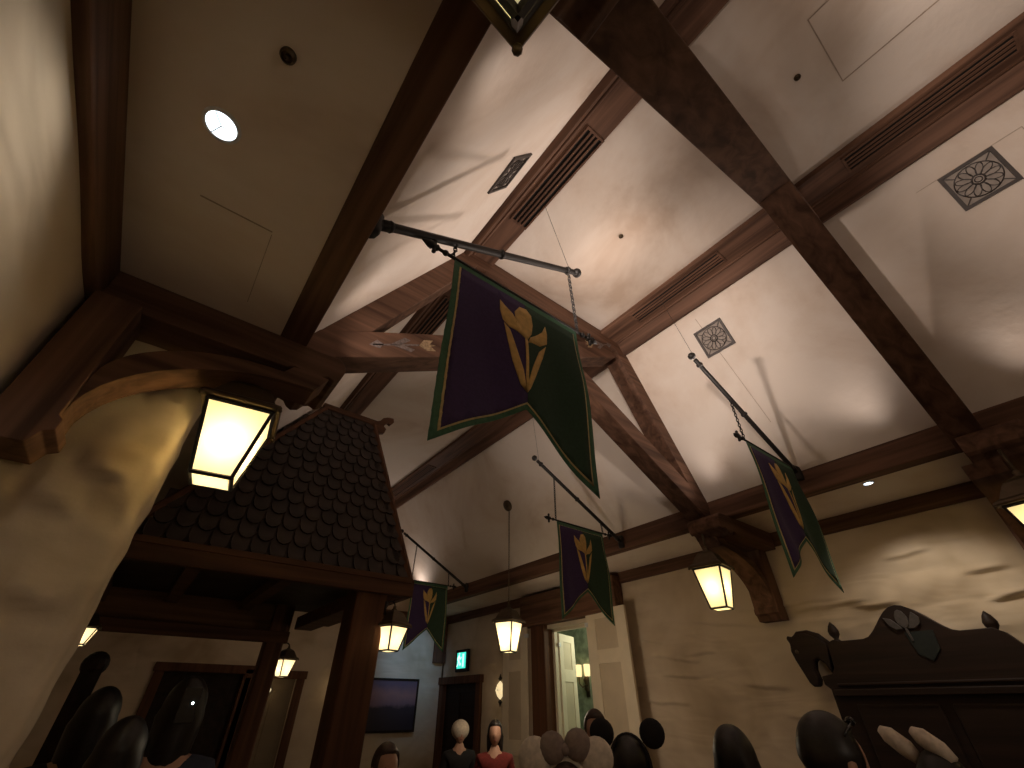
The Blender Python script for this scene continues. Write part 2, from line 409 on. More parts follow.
def truss(label, y0, hy0, hy1, py0, py1, painted, pl=(0, 0)):
    y1 = y0 + .06; root = thing('roof_truss', label, 'truss', (.64, y0, .4), 'scissor trusses of the roof')
    bar((.045, .4966), (.336, 1), -.050, y0 + .0012, y1 - .0012).build('rafter', M['wL'], root, bevel=.0015)
    bar((1.235, .4966), (.944, 1), .050, y0 + .0016, y1 - .0016).build('rafter', M['wR'], root, bevel=.0015)
    bar((.322, .9985), (.958, .9985), -.052, y0 + .0008, y1 - .0008).build('collar_beam', M['wX'], root, bevel=.0015)
    cl = bar((.043, .449), (.905, .449 + .862 * .53), .057, y0, y1).build('scissor_chord', M['wCL'], root, bevel=.0015)
    cr = bar((1.237, .425), (.375, .425 + .862 * .57), -.057, y0 + .002, y1 - .002).build('scissor_chord', M['wCR'], root, bevel=.0015)
    if painted:
        flower_paint(root, .240, .585, math.radians(28), y0)
        flower_paint(root, .800, .905, math.radians(208), y0)
    for sgn in (0, 1):
        mx = (lambda x: x) if sgn == 0 else (lambda x: 1.284 - x)
        wx = XL if sgn == 0 else 1.284 - XR
        if sgn == 0: q0, q1 = pl
        else: q0, q1 = py0, py1
        # hammer beam with an ogee carved end
        pr = [(wx, SOF), (.098, SOF), (.108, .430), (.110, .418), (.106, .402), (.098, .396), (.088, .400), (.080, .396), (.074, .386), (.064, .382), (.056, .386), (.050, .394), (.040, .397), (.030, .392), (wx, .389)]
        MB().prism([(mx(a), b) for a, b in pr], hy0, hy1).build('hammer_beam', M['wX'], root, bevel=.0015)
        # wall post with a stepped foot
        MB().prism([(mx(a), b) for a, b in [(wx, .389), (wx + .045, .389), (wx + .045, .232), (wx + .050, .228), (wx + .050, .216), (wx + .042, .212), (wx + .036, .198), (wx, .198)]], q0, q1).build('wall_post', M['wZ'], root, bevel=.001)
        # curved brace from the post up to the hammer beam
        out, inn = [], []
        for k in range(15):
            t = k / 14 * math.pi / 2
            out.append((wx + .045 + .150 * (1 - math.cos(t)), .262 + .100 * math.sin(t)))
            inn.append((wx + .045 + .165 * (1 - math.cos(t)) + .0, .216 + .118 * math.sin(t) + .020 * math.sin(t)))
        # outer curve (upper) and lower curve
        up = [(wx + .045, .285)] + [(wx + .045 + .17 * (1 - math.cos(k / 14 * math.pi / 2)), .285 + .090 * math.sin(k / 14 * math.pi / 2)) for k in range(1, 15)] + [(wx + .225, .389)]
        lo = [(wx + .045 + .215 * (1 - math.cos(k / 14 * math.pi / 2)), .235 + .128 * math.sin(k / 14 * math.pi / 2)) for k in range(15)] + [(wx + .275, .389)]
        MB().prism([(mx(a), b) for a, b in up + lo[::-1]], q0 + .006, q1 - .006).build('curved_brace', M['wX'], root, bevel=.001)
    return root
truss('dark scissor roof truss passing close overhead, unlit, its rafter joining the right slope', -.004, -.052, .045, .0, .07, False, (-.05, .02))
truss('brown scissor roof truss beyond the big banner, with faded painted flowers on its chords', .62, .572, .672, .605, .675, True, (.556, .618))

# ------------------------------------------------------------------ small ceiling fixtures
def slope_pt(side, y, z, off=0.0):
    if side == 'L': return Vector((.336 - (1 - z) / 1.732 + .866 * off, y, z - .5 * off))
    return Vector((.944 + (1 - z) / 1.732 - .866 * off, y, z - .5 * off))
def grille(label, side, yc, zc, hw):
    c = slope_pt(side, yc, zc); root = thing('ceiling_grille', label, 'grille', tuple(c), 'square iron grilles on the roof slopes')
    U = Vector((0, 1, 0)); V = (slope_pt(side, 0, 1) - slope_pt(side, 0, .5)).normalized(); Nn = slope_pt(side, yc, zc, 1) - c
    def q(u, v, n): return c + U * u + V * v + Nn * n
    def slab(m, u0, u1, v0, v1, n0, n1):
        m.add([q(u0, v0, n0), q(u1, v0, n0), q(u1, v1, n0), q(u0, v1, n0), q(u0, v0, n1), q(u1, v0, n1), q(u1, v1, n1), q(u0, v1, n1)],
              [(0, 3, 2, 1), (4, 5, 6, 7), (0, 1, 5, 4), (1, 2, 6, 5), (2, 3, 7, 6), (3, 0, 4, 7)]); return m
    e = hw - .0065; m = MB(); slab(m, -hw, hw, -hw, -e, 0, .004); slab(m, -hw, hw, e, hw, 0, .004); slab(m, -hw, -e, -e, e, 0, .004); slab(m, e, hw, -e, e, 0, .004)
    m.build('frame', M['grille'], root)
    slab(MB(), -e, e, -e, e, .0002, .0008).build('backing', M['grille_back'], root)
    t = MB(); R = e * .93
    ring = lambda r, n=28: [q(r * math.cos(2 * math.pi * k / n), r * math.sin(2 * math.pi * k / n), .002) for k in range(n)]
    t.tube(ring(R), .0011, 5, True); t.tube(ring(R * .28, 16), .0016, 5, True); t.tube(ring(R * .16, 12), .0010, 5, True)
    for k in range(12):
        a = 2 * math.pi * k / 12; cc = (R * .62 * math.cos(a), R * .62 * math.sin(a))
        pts = []
        for j in range(14):
            b = 2 * math.pi * j / 14; lu, lv = .34 * R * math.cos(b), .16 * R * math.sin(b)
            pts.append(q(cc[0] + lu * math.cos(a) - lv * math.sin(a), cc[1] + lu * math.sin(a) + lv * math.cos(a), .002))
        t.tube(pts, .0010, 4, True)
    for sx in (-1, 1):
        for sy in (-1, 1):
            t.tube([q(sx * R * .72, sy * R * .72, .002), q(sx * e, sy * e, .002)], .0012, 4)
    t.build('tracery', M['grille'], root)
grille('square iron grille on the left roof slope beside the slotted vent', 'L', .334, .853, .044)
grille('square iron grille on the right roof slope above the hanging pole of the right banner', 'R', .354, .861, .043)
grille('square iron grille at the upper right of the photo on the right roof slope', 'R', -.241, .861, .044)

def downlight(label, x, y, r=.0145):
    root = thing('downlight', label, 'light', (x, y, SOF), 'recessed downlights in the soffits')
    ring = MB(); n = 24; prof = [(r * 1.15, 0), (r * 1.15, -.0015), (r * .93, -.002), (r * .90, 0)]
    for j, (rr, dz) in enumerate(prof):
        for i in range(n):
            a = 2 * math.pi * i / n; ring.v.append(Vector((x + rr * math.cos(a), y + rr * math.sin(a), SOF + dz)))
    for j in range(3):
        for i in range(n): l = (i + 1) % n; ring.f.append((j * n + i, j * n + l, (j + 1) * n + l, (j + 1) * n + i))
    ring.build('trim_ring', M['white'], root, smooth=True)
    MB().lathe((x, y, SOF - .0012), [(r * .92, 0), (r * .92, .001)], n).build('lens', M['lamp'], root)
    b = MB()
    for a in (0, 2.1, 4.2): b.tube([(x, y, SOF - .0016), (x + r * .9 * math.cos(a), y + r * .9 * math.sin(a), SOF - .0016)], .0006, 4)
    b.build('baffle', M['white'], root)
downlight('glowing round downlight in the brown soffit at the upper left', -.114, .304)
downlight('small round downlight in the narrow soffit above the right wall', 1.296, .237, .011)
def disc(name, label, cat, c, nrm, r, mat, prof=None):
    c = Vector(c); nrm = Vector(nrm).normalized(); u = nrm.cross(Vector((0, 1, .01))).normalized(); w = nrm.cross(u); m = MB(); n = 18
    pr = prof or [(r, 0), (r, .003), (r * .7, .005), (r * .68, .0025), (r * .35, .0025), (r * .3, .007), (0.0005, .008)]
    for rr, h in pr:
        for i in range(n): a = 2 * math.pi * i / n; m.v.append(c + (u * math.cos(a) + w * math.sin(a)) * rr + nrm * h)
    for j in range(len(pr) - 1):
        for i in range(n): l = (i + 1) % n; m.f.append((j * n + i, j * n + l, (j + 1) * n + l, (j + 1) * n + i))
    o = m.build(name, mat, smooth=False); tag(o, label, cat); return o
disc('sprinkler', 'small round bronze sprinkler in the upper left soffit beside the downlight', 'sprinkler', (-.079, .208, SOF), (0, 0, -1), .0065, M['bronze'])
disc('sprinkler', 'tiny dark sprinkler on the flat ceiling near the outlined access panel', 'sprinkler', (.634, -.111, 1), (0, 0, -1), .006, M['bronze'])
disc('sprinkler', 'tiny dark sprinkler on the flat ceiling just above the big banner', 'sprinkler', (.633, .343, 1), (0, 0, -1), .006, M['bronze'])
disc('sprinkler', 'tiny dark sprinkler on the flat ceiling beyond the far truss', 'sprinkler', (.64, 1.25, 1), (0, 0, -1), .006, M['bronze'])
# access panel outline and fine wires / seams
ap = MB(); w = .0018
for (a, b, c_, d) in [(.557, .712 + w, -.165, -.165 + w), (.712, .712 + w, -.62, -.165), (.557, .557 + w, -.62, -.165), (.557, .712, -.62 - w, -.62)]: ap.box(a, b, c_, d, .9988, .9998)
tag(ap.build('access_panel', M['seam']), 'thin outlined rectangular access panel in the flat ceiling at the top right', 'panel')
def ribbon(side, pts, w=.0012):
    m = MB()
    for (a, b) in zip(pts[:-1], pts[1:]):
        pa = slope_pt(side, a[0], a[1], .0008) if side in 'LR' else Vector((a[0], a[1], .9992))
        pb = slope_pt(side, b[0], b[1], .0008) if side in 'LR' else Vector((b[0], b[1], .9992))
        m.tube([pa, pb], w * .5, 4)
    return m
struct(ribbon('R', [(.37, .93), (.345, .62)]).build('trim_5', M['seam']), 'fine seam in the ceiling plaster')
struct(ribbon('R', [(-.16, .90), (-.33, .90), (-.33, .80)]).build('trim_6', M['seam']), 'fine seam in the ceiling plaster')
sm = MB(); sm.box(-.047, -.0463, .40, .53, SOF - .0008, SOF - .0002); sm.box(-.12, -.047, .395, .3965, SOF - .0008, SOF - .0002)
struct(sm.build('trim_7', M['seam']), 'fine seam in the soffit')

# ------------------------------------------------------------------ banners
FL = dict(
 petal_left=[(-.043, -.031), (-.034, -.039), (-.021, -.048), (-.008, -.067), (.002, -.087), (-.013, -.081), (-.028, -.079), (-.038, -.07), (-.043, -.051)],
 petal_mid=[(-.006, -.022), (.008, -.018), (.018, -.026), (.02, -.046), (.016, -.068), (.004, -.09), (-.008, -.078), (-.016, -.061), (-.016, -.039)],
 petal_right=[(.047, -.031), (.05, -.048), (.048, -.069), (.033, -.082), (.016, -.086), (.006, -.092), (.013, -.077), (.028, -.062), (.04, -.048)],
 stem=[(.001, -.088), (.006, -.085), (.007, -.156), (.007, -.179), (.004, -.176), (.002, -.152)],
 leaf_left=[(-.036, -.075), (-.026, -.085), (-.013, -.12), (-.002, -.147), (.005, -.181), (-.006, -.171), (-.02, -.137), (-.03, -.102)],
 leaf_right=[(.046, -.075), (.037, -.104), (.022, -.142), (.01, -.173), (.005, -.181), (.006, -.165), (.015, -.132), (.03, -.095)])
def dense(poly, step=.01):
    out = []
    for a, b in zip(poly, poly[1:] + poly[:1]):
        n = max(1, int(math.hypot(b[0] - a[0], b[1] - a[1]) / step))
        out += [(a[0] + (b[0] - a[0]) * k / n, a[1] + (b[1] - a[1]) * k / n) for k in range(n)]
    return out
def chain(m, p, q, link=.0095, r=.0014):
    p, q = Vector(p), Vector(q); d = q - p; L = d.length; n = max(2, int(L / (link * .78))); d.normalize()
    a = d.cross(Vector((0, 1, 0))); a = a.normalized() if a.length > .01 else Vector((1, 0, 0)); b = d.cross(a)
    for k in range(n):
        c = p + (q - p) * ((k + .5) / n); s = a if k % 2 else b
        m.tube([c + d * (link * .5 * math.cos(t)) + s * (link * .28 * math.sin(t)) for t in [2 * math.pi * j / 8 for j in range(8)]], r, 4, True)
def grid_cloth(name, poly, yfun, off, th, mat, parent, tf):
    """polygon cut from a fine grid so that it drapes: built by clipping grid cells"""
    bm = bmesh.new(); vs = [bm.verts.new((x, 0, z)) for x, z in dense(poly, .012)]
    f = bm.faces.new(vs); bmesh.ops.triangulate(bm, faces=[f])
    x0, x1 = min(p[0] for p in poly), max(p[0] for p in poly); z0, z1 = min(p[1] for p in poly), max(p[1] for p in poly)
    for ax, lo, hi in ((0, x0, x1), (2, z0, z1)):
        n = int((hi - lo) / .018)
        for k in range(1, n + 1):
            co = [0, 0, 0]; no = [0, 0, 0]; co[ax] = lo + (hi - lo) * k / (n + 1); no[ax] = 1
            bmesh.ops.bisect_plane(bm, geom=bm.verts[:] + bm.edges[:] + bm.faces[:], plane_co=co, plane_no=no)
    for v in bm.verts: x, z = v.co.x, v.co.z; v.co = Vector(tf(x, yfun(x, z) + off, z))
    m = MB(); bm.verts.ensure_lookup_table(); m.add([v.co.copy() for v in bm.verts], [tuple(v.index for v in f.verts) for f in bm.faces]); bm.free()
    o = m.build(name, mat, parent, smooth=True)
    s = o.modifiers.new('solid', 'SOLIDIFY'); s.thickness = th * S; s.offset = 0
    return o
def banner(label, base, dirx, y, xc, ztop, sx, sz, curl=0.0, detail=True, flip=1):
    """base: pole root on the plate beam; dirx: +1 leans right, -1 leans left; xc: banner centre"""
    bx, bz = base; L = .39; tip = (bx + dirx * L, bz + .205)
    pole = thing('flag_pole', label + ', its pole', 'pole', (bx, y, bz), 'slanting iron banner poles')
    pole['label'] = {0.357: 'black iron pole slanting from the right plate beam, holding the right hand banner seen edge-on', .968: 'thin iron pole slanting over the small banner above the double doors',
                     1.968: 'thin iron pole slanting over the farthest banner beside the tiled canopy', .35: 'long black iron pole slanting over the large central banner'}[y]
    a, b = Vector((bx, y, bz)), Vector((tip[0], y, tip[1])); d = (b - a)
    MB().tube([a + d * .0, a + d * .06, a + d * .07, a + d * .97], [.0080, .0075, .0062, .0055], 10).build('rod', M['iron'], pole, smooth=True)
    k = MB(); k.ball(tuple(b), .0095, 12)
    for t in (.02, .055, .52, .93): c = a + d * t; k.tube([c - d * .008, c, c + d * .008], [.0072, .0085, .0072], 10)
    k.split('knob', M['iron'], pole, smooth=True)
    MB().lathe((bx - dirx * .0, y, bz - .02), [(.010, 0), (.012, .006), (.012, .034), (.008, .042)], 10).build('wall_bracket', M['iron'], pole, smooth=True)
    # thin stay wire up to the ceiling
    wt = (tip[0] - dirx * .02, y, tip[1] - .01)
    if detail:
        MB().tube([wt, (wt[0] - dirx * .005, y + .05, .999)], .0005, 4).build('stay_wire', M['iron'], pole)
    # the banner with its crossbar and chains
    bn = thing('banner', label, 'banner', (xc, y, ztop), 'swallow-tailed crocus banners')
    x0, x1 = xc - .122 * sx, xc + .122 * sx; zb = ztop + .006
    cbm = MB().tube([(x0 - .030, y, zb), (x1 + .030, y, zb)], .0026, 8)
    for s, xe in ((-1, x0 - .03), (1, x1 + .03)):
        cbm.tube([(xe + s * k_, y, zb) for k_ in (-.004, .0, .004, .008, .013, .024)], [.003, .0055, .003, .0065, .0055, .0006], 8)
        cbm.tube([(xe + s * .004, y, zb + .010), (xe + s * .004, y, zb - .010)], [.0030, .0030], 6)
        cbm.ball((xe + s * .004, y, zb + .011), .0035, 8).ball((xe + s * .004, y, zb - .011), .0035, 8)
        cbm.ball((xe - s * .014, y, zb), .0048, 8)
    cbm.build('crossbar', M['iron'], bn, smooth=True)
    def on_pole(x): t = (x - bx) / (dirx * L); return (x, y, bz + .205 * t - .004)
    for xa, xb in ((x0, x0 - .004), (x1, x1 + .004)): cm = MB(); chain(cm, on_pole(xa), (xb, y, zb)); cm.build('chain', M['iron'], bn)
    drape = lambda x, z: (.004 * math.sin(x * 55 + z * 12) * min(1, -z / .12) + curl * max(0, -z - .05) * (abs(x) ** 1.2) * 14 + .003 * math.sin(z * 22 + x * 9) * min(1, -z / .1))
    tf = lambda x, yy, z: (xc + x * sx, y + yy, ztop + z * sz)
    out = [(-.122, .006), (.122, .006), (.129, -.295), (.006, -.205), (-.126, -.297)]
    inn = lambda e: [(-.122 + e, -.004 - e * .4), (.122 - e, -.004 - e * .4), (.129 - e, -.295 + e * 1.75), (.006, -.205 + e * .9), (-.126 + e, -.297 + e * 1.6)]
    grid_cloth('border_cloth', out, drape, 0, .0012, M['border'], bn, tf)
    grid_cloth('gold_edging', inn(.0085), drape, -.0010, .0012, M['gold2'], bn, tf)
    i = inn(.0112)
    top_mid = (.006, i[0][1])
    for nm, poly, mt in (('purple_field', [i[0], top_mid, i[3], i[4]], M['purple']), ('green_field', [top_mid, i[1], i[2], i[3]], M['green'])):
        grid_cloth(nm, poly, drape, -.0019, .0010, mt, bn, tf)
    for nm, poly in FL.items():
        grid_cloth(nm, poly, drape, -.0028, .0010, M['gold'], bn, tf)
banner('large purple and green swallow-tailed banner with a gold crocus in the centre', (.046, .492), 1, .35, .288, .512, 1, 1)
banner('purple and green crocus banner at the right, seen nearly edge-on', (1.234, .492), -1, .357, 1.093, .497, .95, 1, curl=.02)
banner('small purple and green crocus banner hanging before the double doors', (1.234, .46), -1, .968, 1.033, .466, .86, .92)
banner('farthest purple and green crocus banner beside the tiled canopy', (1.234, .475), -1, 1.968, 1.028, .465, .78, .92, detail=False)

# ------------------------------------------------------------------ lanterns
def lantern(label, x, y, ztop, w=.048, h=.112, rot=0.0, hang='beam', group='square glowing lanterns', glass='glass', watts=6, chain_to=None, arm=None):
    """ztop: height of the brim; w: half width of the brim; body tapers downwards"""
    root = thing('lantern', label, 'lantern', (x, y, ztop), group)
    k = w / .048; wt, wb = w * .82, w * .47; ht = h
    # panes
    def ring(r, z): return [Vector((x + r * math.sqrt(2) * math.cos(rot + math.pi / 4 + i * math.pi / 2), y + r * math.sqrt(2) * math.sin(rot + math.pi / 4 + i * math.pi / 2), z)) for i in range(4)]
    T_, B_ = ring(wt, ztop - .003 * k), ring(wb, ztop - ht)
    g = MB()
    for i in range(4):
        j = (i + 1) % 4; g.add([T_[i], T_[j], B_[j], B_[i]], [(0, 1, 2, 3)])
    g.build('glass', M[glass], root)
    B2 = ring(wb * .98, ztop - ht - .001); MB().add(B2, [(0, 1, 2, 3)]).build('bottom_glass', M[glass], root)
    f = MB(); t = .0030 * k
    for i in range(4):
        j = (i + 1) % 4
        f.tube([T_[i], B_[i]], t, 4); f.tube([B_[i], B_[j]], t, 4); f.tube([T_[i], T_[j]], t, 4)
    f.build('frame', M['iron'], root)
    rf = MB().lathe((x, y, ztop), [(w, -.001), (w * 1.03, .002 * k), (w * .98, .006 * k), (w * .80, .012 * k), (w * .66, .026 * k), (w * .50, .040 * k), (w * .30, .047 * k), (w * .16, .050 * k)], sq=True, rot=rot)
    rf.build('roof', M['bronze'], root, bevel=.0006)
    fin = MB().lathe((x, y, ztop + .048 * k), [(w * .16, 0), (w * .2, .004 * k), (w * .1, .008 * k), (w * .14, .012 * k), (w * .05, .016 * k)], 10)
    for i in range(4):
        c = ring(w * .98, ztop - .002 * k)[i]; MB().ball(tuple(c), .0035 * k, 8).build('corner_knob', M['bronze'], root, smooth=True)
    zt = ztop + .062 * k
    fin.build('finial', M['bronze'], root, smooth=True)
    if chain_to is not None:
        m = MB(); chain(m, (x, y, zt), (x, y, chain_to), .009, .0011); m.build('chain', M['bronze'], root)
    elif arm is not None:
        ax, ay = arm; pts = []
        for i in range(12):
            t_ = i / 11 * math.pi; pts.append((x + (ax - x) * (1 - math.cos(t_)) / 2, y + (ay - y) * (1 - math.cos(t_)) / 2, zt + .012 * math.sin(t_) * k * 1.6 - .010 * k * i / 11))
        m = MB().tube(pts, .0016, 6).tube([(ax, ay, zt - .03 * k), (ax, ay, zt + .012 * k)], .003, 6); m.build('bracket', M['iron'], root, smooth=True)
    else:
        MB().tube([(x, y, zt - .004), (x, y, hang)], .003 * k, 8).build('hanging_rod', M['bronze'], root, smooth=True)
    point('lantern_bulb', (x, y, ztop - h * .48), watts, (1.0, .78, .50), .012)
    return root
lantern('big glowing lantern below the left hammer beam beside the rough plaster wall', .004, .600, .309, w=.045, h=.092, rot=math.radians(-8), hang=.389, watts=3.2)
lantern('glowing lantern below the curved brace on the right wall', 1.178, .635, .300, w=.044, h=.098, rot=math.radians(8), hang=.392, watts=2.2)
lantern('lantern cut off by the top edge, seen from directly below', .008, .008, .290, w=.045, h=.085, rot=math.radians(6), hang=.39, watts=.8)
lantern('lantern cut off by the right edge of the photo', 1.18, .0, .288, w=.046, h=.098, rot=math.radians(-10), hang=.392, watts=2.2)
lantern('pendant lantern hanging on a long chain in front of the open doors', 1.12, 1.47, .260, w=.046, h=.098, rot=math.radians(20), glass='glass2', chain_to=.700, watts=3.5)
lantern('small lantern on a curved bracket beside the thick canopy post', .440, 1.0, .141, w=.030, h=.046, rot=math.radians(20), glass='glass2', arm=(.418, 1.0), watts=.5, group='small bracket lanterns')
lantern('smallest lantern on a curved bracket beside the thin rear canopy post', .360, 1.5, .106, w=.024, h=.040, rot=math.radians(20), glass='glass2', arm=(.335, 1.5), watts=.35, group='small bracket lanterns')
lantern('lantern glinting under the canopy at the edge of the rough plaster wall', -.085, 1.30, .128, w=.026, h=.03, glass='glass2', arm=(-.13, 1.30), watts=.3, group='small bracket lanterns')
disc('ceiling_rose', 'round dark ceiling rose on the right slope holding the pendant lantern chain', 'ceiling rose', tuple(slope_pt('R', 1.463, .716)), (-.866, 0, -.5), .022, M['bronze'],
     [(.024, 0), (.024, .006), (.016, .012), (.006, .016), (.0005, .017)])

def wall_sconce(label, c, U, Nn, hw, hh):
    """diamond shaped leaded glass wall light"""
    c = Vector(c); U = Vector(U); Nn = Vector(Nn); Z = Vector((0, 0, 1))
    root = thing('wall_sconce', label, 'wall light', tuple(c), 'leaded glass wall lights')
    prof = [(0, hh * .62), (hw * .62, hh * .36), (hw, 0), (hw * .62, -hh * .36), (0, -hh * .62), (-hw * .62, -hh * .36), (-hw, 0), (-hw * .62, hh * .36)]
    pts = [c + U * a + Z * b + Nn * .004 for a, b in prof]; f = c + Nn * .020
    g = MB()
    for i in range(8):
        j = (i + 1) % 8; mi, mj = (pts[i] + f) / 2 + Nn * .004, (pts[j] + f) / 2 + Nn * .004
        g.add([pts[i], pts[j], mj, mi, f], [(0, 1, 2, 3), (3, 2, 4)])
    g.build('glass', M['glass2'], root)
    fr = MB().tube(pts, .0016, 5, True)
    for i in range(0, 8, 2): fr.tube([pts[i], f], .0010, 4)
    for s in (1, -1):
        fr.tube([c + Z * s * hh * .55 + Nn * .004, c + Z * s * hh * .70 + Nn * .004, c + Z * s * hh * .8 + Nn * .004, c + Z * s * hh * 1.0 + Nn * .004], [.004, .010, .006, .0012], 6)
    fr.build('frame', M['iron'], root)
    point('sconce_bulb', tuple(c + Nn * .05), .35, (1.0, .72, .4), .02)
wall_sconce('diamond leaded glass wall light left of the open cream doors', (1.474, 1.993, .063), (0, 1, 0), (-1, 0, 0), .040, .064)
wall_sconce('small wall light on the end wall beside the rear canopy post', (.564, 2.565, .061), (1, 0, 0), (0, -1, 0), .026, .045)
wall_sconce('small wall light on the end wall just left of the thick canopy post', (.880, 2.565, .066), (1, 0, 0), (0, -1, 0), .034, .050)

# ------------------------------------------------------------------ tiled canopy (hood)
ca = thing('tiled_canopy', 'dark wooden canopy with a steep scalloped shingle roof and carved finial', 'canopy', (.2, 1.2, FZ))
E0, E1, EY0, EY1, EZ = -.095, .468, 1.0, 1.56, .234
RA, RB, RY, RZ = .215, .372, 1.24, .752
roof = MB().add([(E0, EY0, EZ), (E1, EY0, EZ), (E1, EY1, EZ), (E0, EY1, EZ), (RA, RY, RZ), (RB, RY, RZ)],
                [(0, 1, 5, 4), (1, 2, 5), (2, 3, 4, 5), (3, 0, 4), (0, 3, 2, 1)])
roof.build('roof', M['tile'], ca)
def shingles(A, B, Cc, D, rows, w0):
    # quad A(bottom left) B(bottom right) Cc(top right) D(top left); scalloped shingle rows
    A, B, Cc, D = map(Vector, (A, B, Cc, D)); m = MB(); Nn = (B - A).cross(D - A).normalized()
    for r in range(rows):
        v0 = r / rows; v1 = (r + 1.35) / rows; l0, r0 = A.lerp(D, v0), B.lerp(Cc, v0); l1, r1 = A.lerp(D, min(1, v1)), B.lerp(Cc, min(1, v1))
        W = (r0 - l0).length; n = max(2, round(W / w0)); ux = (r0 - l0) / W; hgt = (l1 + r1) / 2 - (l0 + r0) / 2; hgt -= ux * hgt.dot(ux)
        off = .5 if r % 2 else 0
        for k in range(n):
            c0 = l0 + ux * W * ((k + .5) / n) + ux * (off * W / n if k < n - 1 else 0); hw = W / n * .47
            pts = [c0 + ux * (hw * math.sin(a)) + hgt * (.42 - .42 * math.cos(a)) for a in [math.radians(t) for t in (-90, -60, -30, 0, 30, 60, 90)]]
            pts = [c0 + ux * hw * s + hgt * q for s, q in ((-1, .40), (-.85, .20), (-.5, .06), (0, 0), (.5, .06), (.85, .20), (1, .40), (1, 1.0), (-1, 1.0))]
            lift = [.0062] * 7 + [.0012] * 2
            top = [p + Nn * l for p, l in zip(pts, lift)]; bot = [p + Nn * (l - .0045) for p, l in zip(pts, lift)]
            nn = len(pts); m.add(top + bot, [tuple(range(nn)), tuple(range(2 * nn - 1, nn - 1, -1))] + [(i, i + nn, (i + 1) % nn + nn, (i + 1) % nn) for i in range(nn)])
    return m
shingles((E0, EY0, EZ), (E1, EY0, EZ), (RB, RY, RZ), (RA, RY, RZ), 15, .036).build('front_shingles', M['tile'], ca)
hp = MB()
for a, b in (((E0, EY0, EZ), (RA, RY, RZ)), ((E1, EY0, EZ), (RB, RY, RZ)), ((E1, EY1, EZ), (RB, RY, RZ))):
    hp.tube([a, b], .009, 6)
hp.split('hip_board', M['hoodwoodZ'], ca)
MB().tube([(RA - .01, RY, RZ + .004), (RB + .006, RY, RZ + .004)], .012, 8).build('ridge', M['hoodwood'], ca)
fin = MB().prism([(RB - .02, RZ - .01), (RB + .005, RZ + .012), (RB + .018, RZ + .018), (RB + .026, RZ + .032), (RB + .040, RZ + .040), (RB + .062, RZ + .044), (RB + .066, RZ + .030), (RB + .056, RZ + .016), (RB + .046, RZ + .020),
                  (RB + .038, RZ + .014), (RB + .034, RZ + .002), (RB + .044, RZ - .006), (RB + .040, RZ - .022), (RB + .022, RZ - .030), (RB + .0, RZ - .028)], RY - .008, RY + .008)
fin.build('finial', M['hoodwood'], ca, bevel=.002)
fa = MB().box(E0 - .004, E1 + .004, EY0 - .012, EY0 + .006, EZ - .034, EZ + .003).box(E1 - .010, E1 + .008, EY0 - .01, EY1, EZ - .034, EZ + .003).box(E0 - .008, E0 + .008, EY0, EY1, EZ - .034, EZ + .003)
fa.build('fascia', M['hoodwood'], ca, bevel=.002)
MB().box(E0, E1, EY0 - .014, EY0 - .008, EZ - .006, EZ + .006).build('drip_moulding', M['hoodwood'], ca, bevel=.001)
MB().box(.349, .420, 1.0, 1.07, FZ, .210).build('post', M['hoodwoodZ'], ca, bevel=.004)
MB().box(.290, .336, 1.47, 1.515, FZ, .25).build('rear_post', M['hoodwoodZ'], ca, bevel=.004)
# curved braces at the posts
def brace(px, py, dx, L, z0, z1, y0, y1, name='brace'):
    pts = []
    for k in range(10): t = k / 9 * math.pi / 2; pts.append((px + dx * L * (1 - math.cos(t)), z0 + (z1 - z0) * math.sin(t)))
    return MB().prism([(px, z0)] + pts + [(px + dx * L, z1 + .006), (px, z1 + .006)], y0, y1)
brace(.418, 1.0, 1, .035, .135, .200, 1.01, 1.05).build('brace', M['hoodwoodZ'], ca)
brace(.334, 1.5, 1, .030, .15, .285, 1.475, 1.51).build('brace', M['hoodwoodZ'], ca)
MB().box(.36, .41, 1.05, 1.50, .178, .210).build('side_beam', M['hoodwood'], ca, bevel=.002)
MB().box(-.14, .345, 1.485, 1.50, .150, .33).build('header_board', M['oak_panel'], ca)
MB().box(-.14, .345, 1.468, 1.485, .140, .168).build('header_rail', M['hoodwood'], ca, bevel=.002)
MB().box(.03, .055, 1.05, 1.47, .21, .234).box(.20, .225, 1.05, 1.47, .21, .234).split('joist', M['hoodwood'], ca)
nw = MB().box(-.052, -.022, 1.185, 1.215, FZ, .062).ball((-.037, 1.2, .062), .0205, 14, (1, 1, 1.0))
tag(nw.build('newel_post', M['cab'], smooth=False), 'dark round-topped post at the edge of the rough plaster wall', 'post')

# ------------------------------------------------------------------ end wall: doors, picture
def doorset(name, x0, x1, top, leafmat, y=YE, fr=.035, part_h=None):
    o = MB(); o.box(x0 - fr, x0, y - .016, y + .02, FZ, top).box(x1, x1 + fr, y - .016, y + .02, FZ, top).box(x0 - fr - .006, x1 + fr + .006, y - .02, y + .02, top, top + fr * .9)
    root = struct(o.build(name, M['hoodwoodZ'], bevel=.002))
    lf = MB().box(x0, x1, y + .012, y + .02, FZ, top)
    l = lf.build('door_leaf', leafmat, root)
    w = x1 - x0; pn = MB()
    for a, b in ((.12, .46), (.54, .88)):
        for c_, d in ((.08, .42), (.50, .92)):
            pn.box(x0 + w * a, x0 + w * b, y + .009, y + .013, FZ + (top - FZ) * c_, FZ + (top - FZ) * d)
    pn.split('door_panel', leafmat, l, bevel=.001)
    MB().ball((x1 - w * .06, y + .004, FZ + (top - FZ) * .45), .008).build('door_knob', M['bronze'], l, smooth=True)
    return root
doorset('door_1', .155, .455, .118, M['cab'])['label'] = 'dark double door in the end wall under the canopy'
